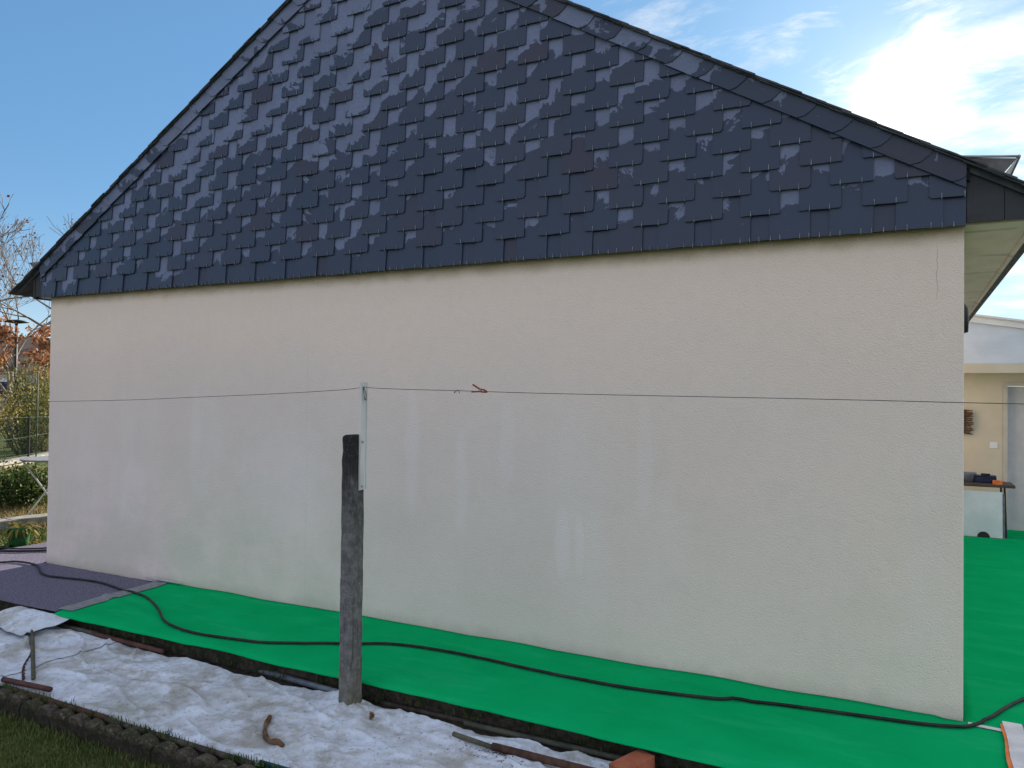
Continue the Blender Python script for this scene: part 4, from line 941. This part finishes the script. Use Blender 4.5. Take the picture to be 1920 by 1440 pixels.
# near things on the garden side
M['potgreen'] = varied('pot_green', (.015,.07,.02), (.03,.12,.035), 12, .5)
pp = onz(35, 1026, -.045); pot = thing('flower_pot', 'green plastic pot with drooping yellow-green plant beside felt mat', 'flower pot', (pp.x,pp.y,terrain(pp.x,pp.y)-.005))
MB().lathe([(.085,0),(.10,.10),(.115,.215),(.125,.218),(.125,.25),(.112,.25),(.10,.21),(.02,.205)], (0,0,0), 20).build('pot', M['potgreen'], pot, smooth=True)
pl = MB(); 
for k in range(46):
    a = rr.uniform(0,2*pi); L = rr.uniform(.12,.26); dr_ = rr.uniform(.4,1.2); s_ = Vector((-sin(a),cos(a),0))*rr.uniform(.012,.024); c_ = rr.random(); pv = []
    for i in range(5):
        f = i/4; pv.append(Vector((cos(a)*L*f, sin(a)*L*f, .215+.16*f-.22*dr_*f*f)))
    wdth = [.4,.9,1,.7,.05]; vs = []
    for i, q in enumerate(pv): vs += [q-s_*wdth[i], q+s_*wdth[i]]
    pl.add(vs, [(2*i,2*i+1,2*i+3,2*i+2) for i in range(4)], c_)
pl.build('leaves', M['potplant'], pot)
def rosette(pos, r, label, mat, seed, name='leafy_plant'):
    rr = random.Random(seed); mb = MB()
    for k in range(26):
        a = rr.uniform(0,2*pi); L = r*rr.uniform(.6,1.1); up_ = rr.uniform(.3,1.0); s_ = Vector((-sin(a),cos(a),0))*L*.28; c_ = rr.random(); vs = []
        for i, wd_ in enumerate((.3,.8,1,.7,.1)):
            f = i/4; q = Vector((cos(a)*L*f, sin(a)*L*f, L*up_*f-.55*L*f*f)); vs += [q-s_*wd_+Vector((0,0,.02*wd_)), q, q+s_*wd_+Vector((0,0,.02*wd_))]
        mb.add(vs, [(3*i+j,3*i+j+1,3*i+j+4,3*i+j+3) for i in range(4) for j in range(2)], c_)
    o = mb.build(name, mat, smooth=True); o.location = (pos.x,pos.y,terrain(pos.x,pos.y)); return tag(o, label, 'plant')
rosette(onz(6,1030,-.04), .16, 'pale green leafy plant growing left of the green pot', M['cabbage'], 3)
rosette(onz(62,1018,-.03), .09, 'small yellow-leaved plant at the foot of the green pot', M['potplant'], 4)
ks = onz(-30,986,.05); ke = onz(84,972,.05); kd = (ke-ks).normalized(); kr = math.atan2(kd.y, kd.x)
kb = thing('stone_kerb', 'pale concrete kerb stones crossing the garden behind the pot', 'kerb', (ks.x-kd.x*2,ks.y-kd.y*2,-.06), rz=kr)
for k in range(7): MB().box(k*.75+.004,k*.75+.746,-.14,.14,-.15,.16).build('kerb_stone', M['concrete'], kb, bevel=.012)
bpos = onz(42,948,.10); shrub(bpos, .55, .50, M['bush'], 'low dark green evergreen bush behind the stone kerb', 5200, 71, .045, None, 'low_bush', 'bush')
bpos = onz(-60,945,.10); shrub(bpos, .5, .42, M['bush'], 'second low green bush beside the table, behind the kerb', 3600, 72, .045, None, 'low_bush', 'bush')
# round bistro table
tb2p = at(106, 862, 11.7); tzt = at(106,859,11.7).z; tz0 = terrain(tb2p.x, tb2p.y)
M['oldwhite'] = varied('old_white_metal', (.42,.40,.36), (.55,.53,.48), 10, .6, .1)
bt = thing('bistro_table', 'round folding metal bistro table with crossed legs in the garden', 'table', (tb2p.x,tb2p.y,tz0)); ht = tzt-tz0
MB().lathe([(.02,ht-.02),(.40,ht-.02),(.41,ht-.008),(.405,ht+.004),(.02,ht+.004)], (0,0,0), 28).build('tabletop', M['tape'], bt, smooth=False)
for sy in (-.22,.22):
    for s_ in (-1, 1):
        dxx = Vector((cos(YAW), sin(YAW), 0)); dyy = Vector((-sin(YAW), cos(YAW), 0)); a_ = dxx*(.30*s_)+dyy*sy; b_ = dxx*(-.30*s_)+dyy*sy*1.02
        MB().tube([a_+Vector((0,0,.0)), b_+Vector((0,0,ht-.02))], .011, 7).build('leg', M['oldwhite'], bt)
# dry grass, leaf litter on the garden side
mb = MB()
for _ in range(9000):
    p = CAM+Vector((ray(rr.uniform(-150,140),730).x, ray(rr.uniform(-150,140),730).y, 0)).normalized()*rr.uniform(11.2,17); blades(mb, p.x, p.y, terrain(p.x,p.y), 2, .09, .05, .006, rr)
tag(mb.build('dry_grass', M['drygrass']), 'dry yellow grass in front of the low garden wall', 'grass', kind='stuff')
mb = MB()
for _ in range(3500):
    p = CAM+Vector((ray(rr.uniform(-160,120),730).x, ray(rr.uniform(-160,120),730).y, 0)).normalized()*rr.uniform(8.6,11.3); 
    if p.x < -1.1: blades(mb, p.x, p.y, terrain(p.x,p.y), 3, .05, .04, .005, rr)
tag(mb.build('grass', M['bush']), 'green ground plants between the felt mat and the stone kerb', 'grass', kind='stuff')
mb = MB()
for _ in range(260):
    p = onz(rr.uniform(-120,86), rr.uniform(985,1030), -.03); leaf(mb, Vector((p.x,p.y,terrain(p.x,p.y)+.02)), .05, rr, .8)
tag(mb.build('fallen_leaves', M['potplant']), 'yellow fallen leaves lying around the green pot', 'leaves', kind='stuff')
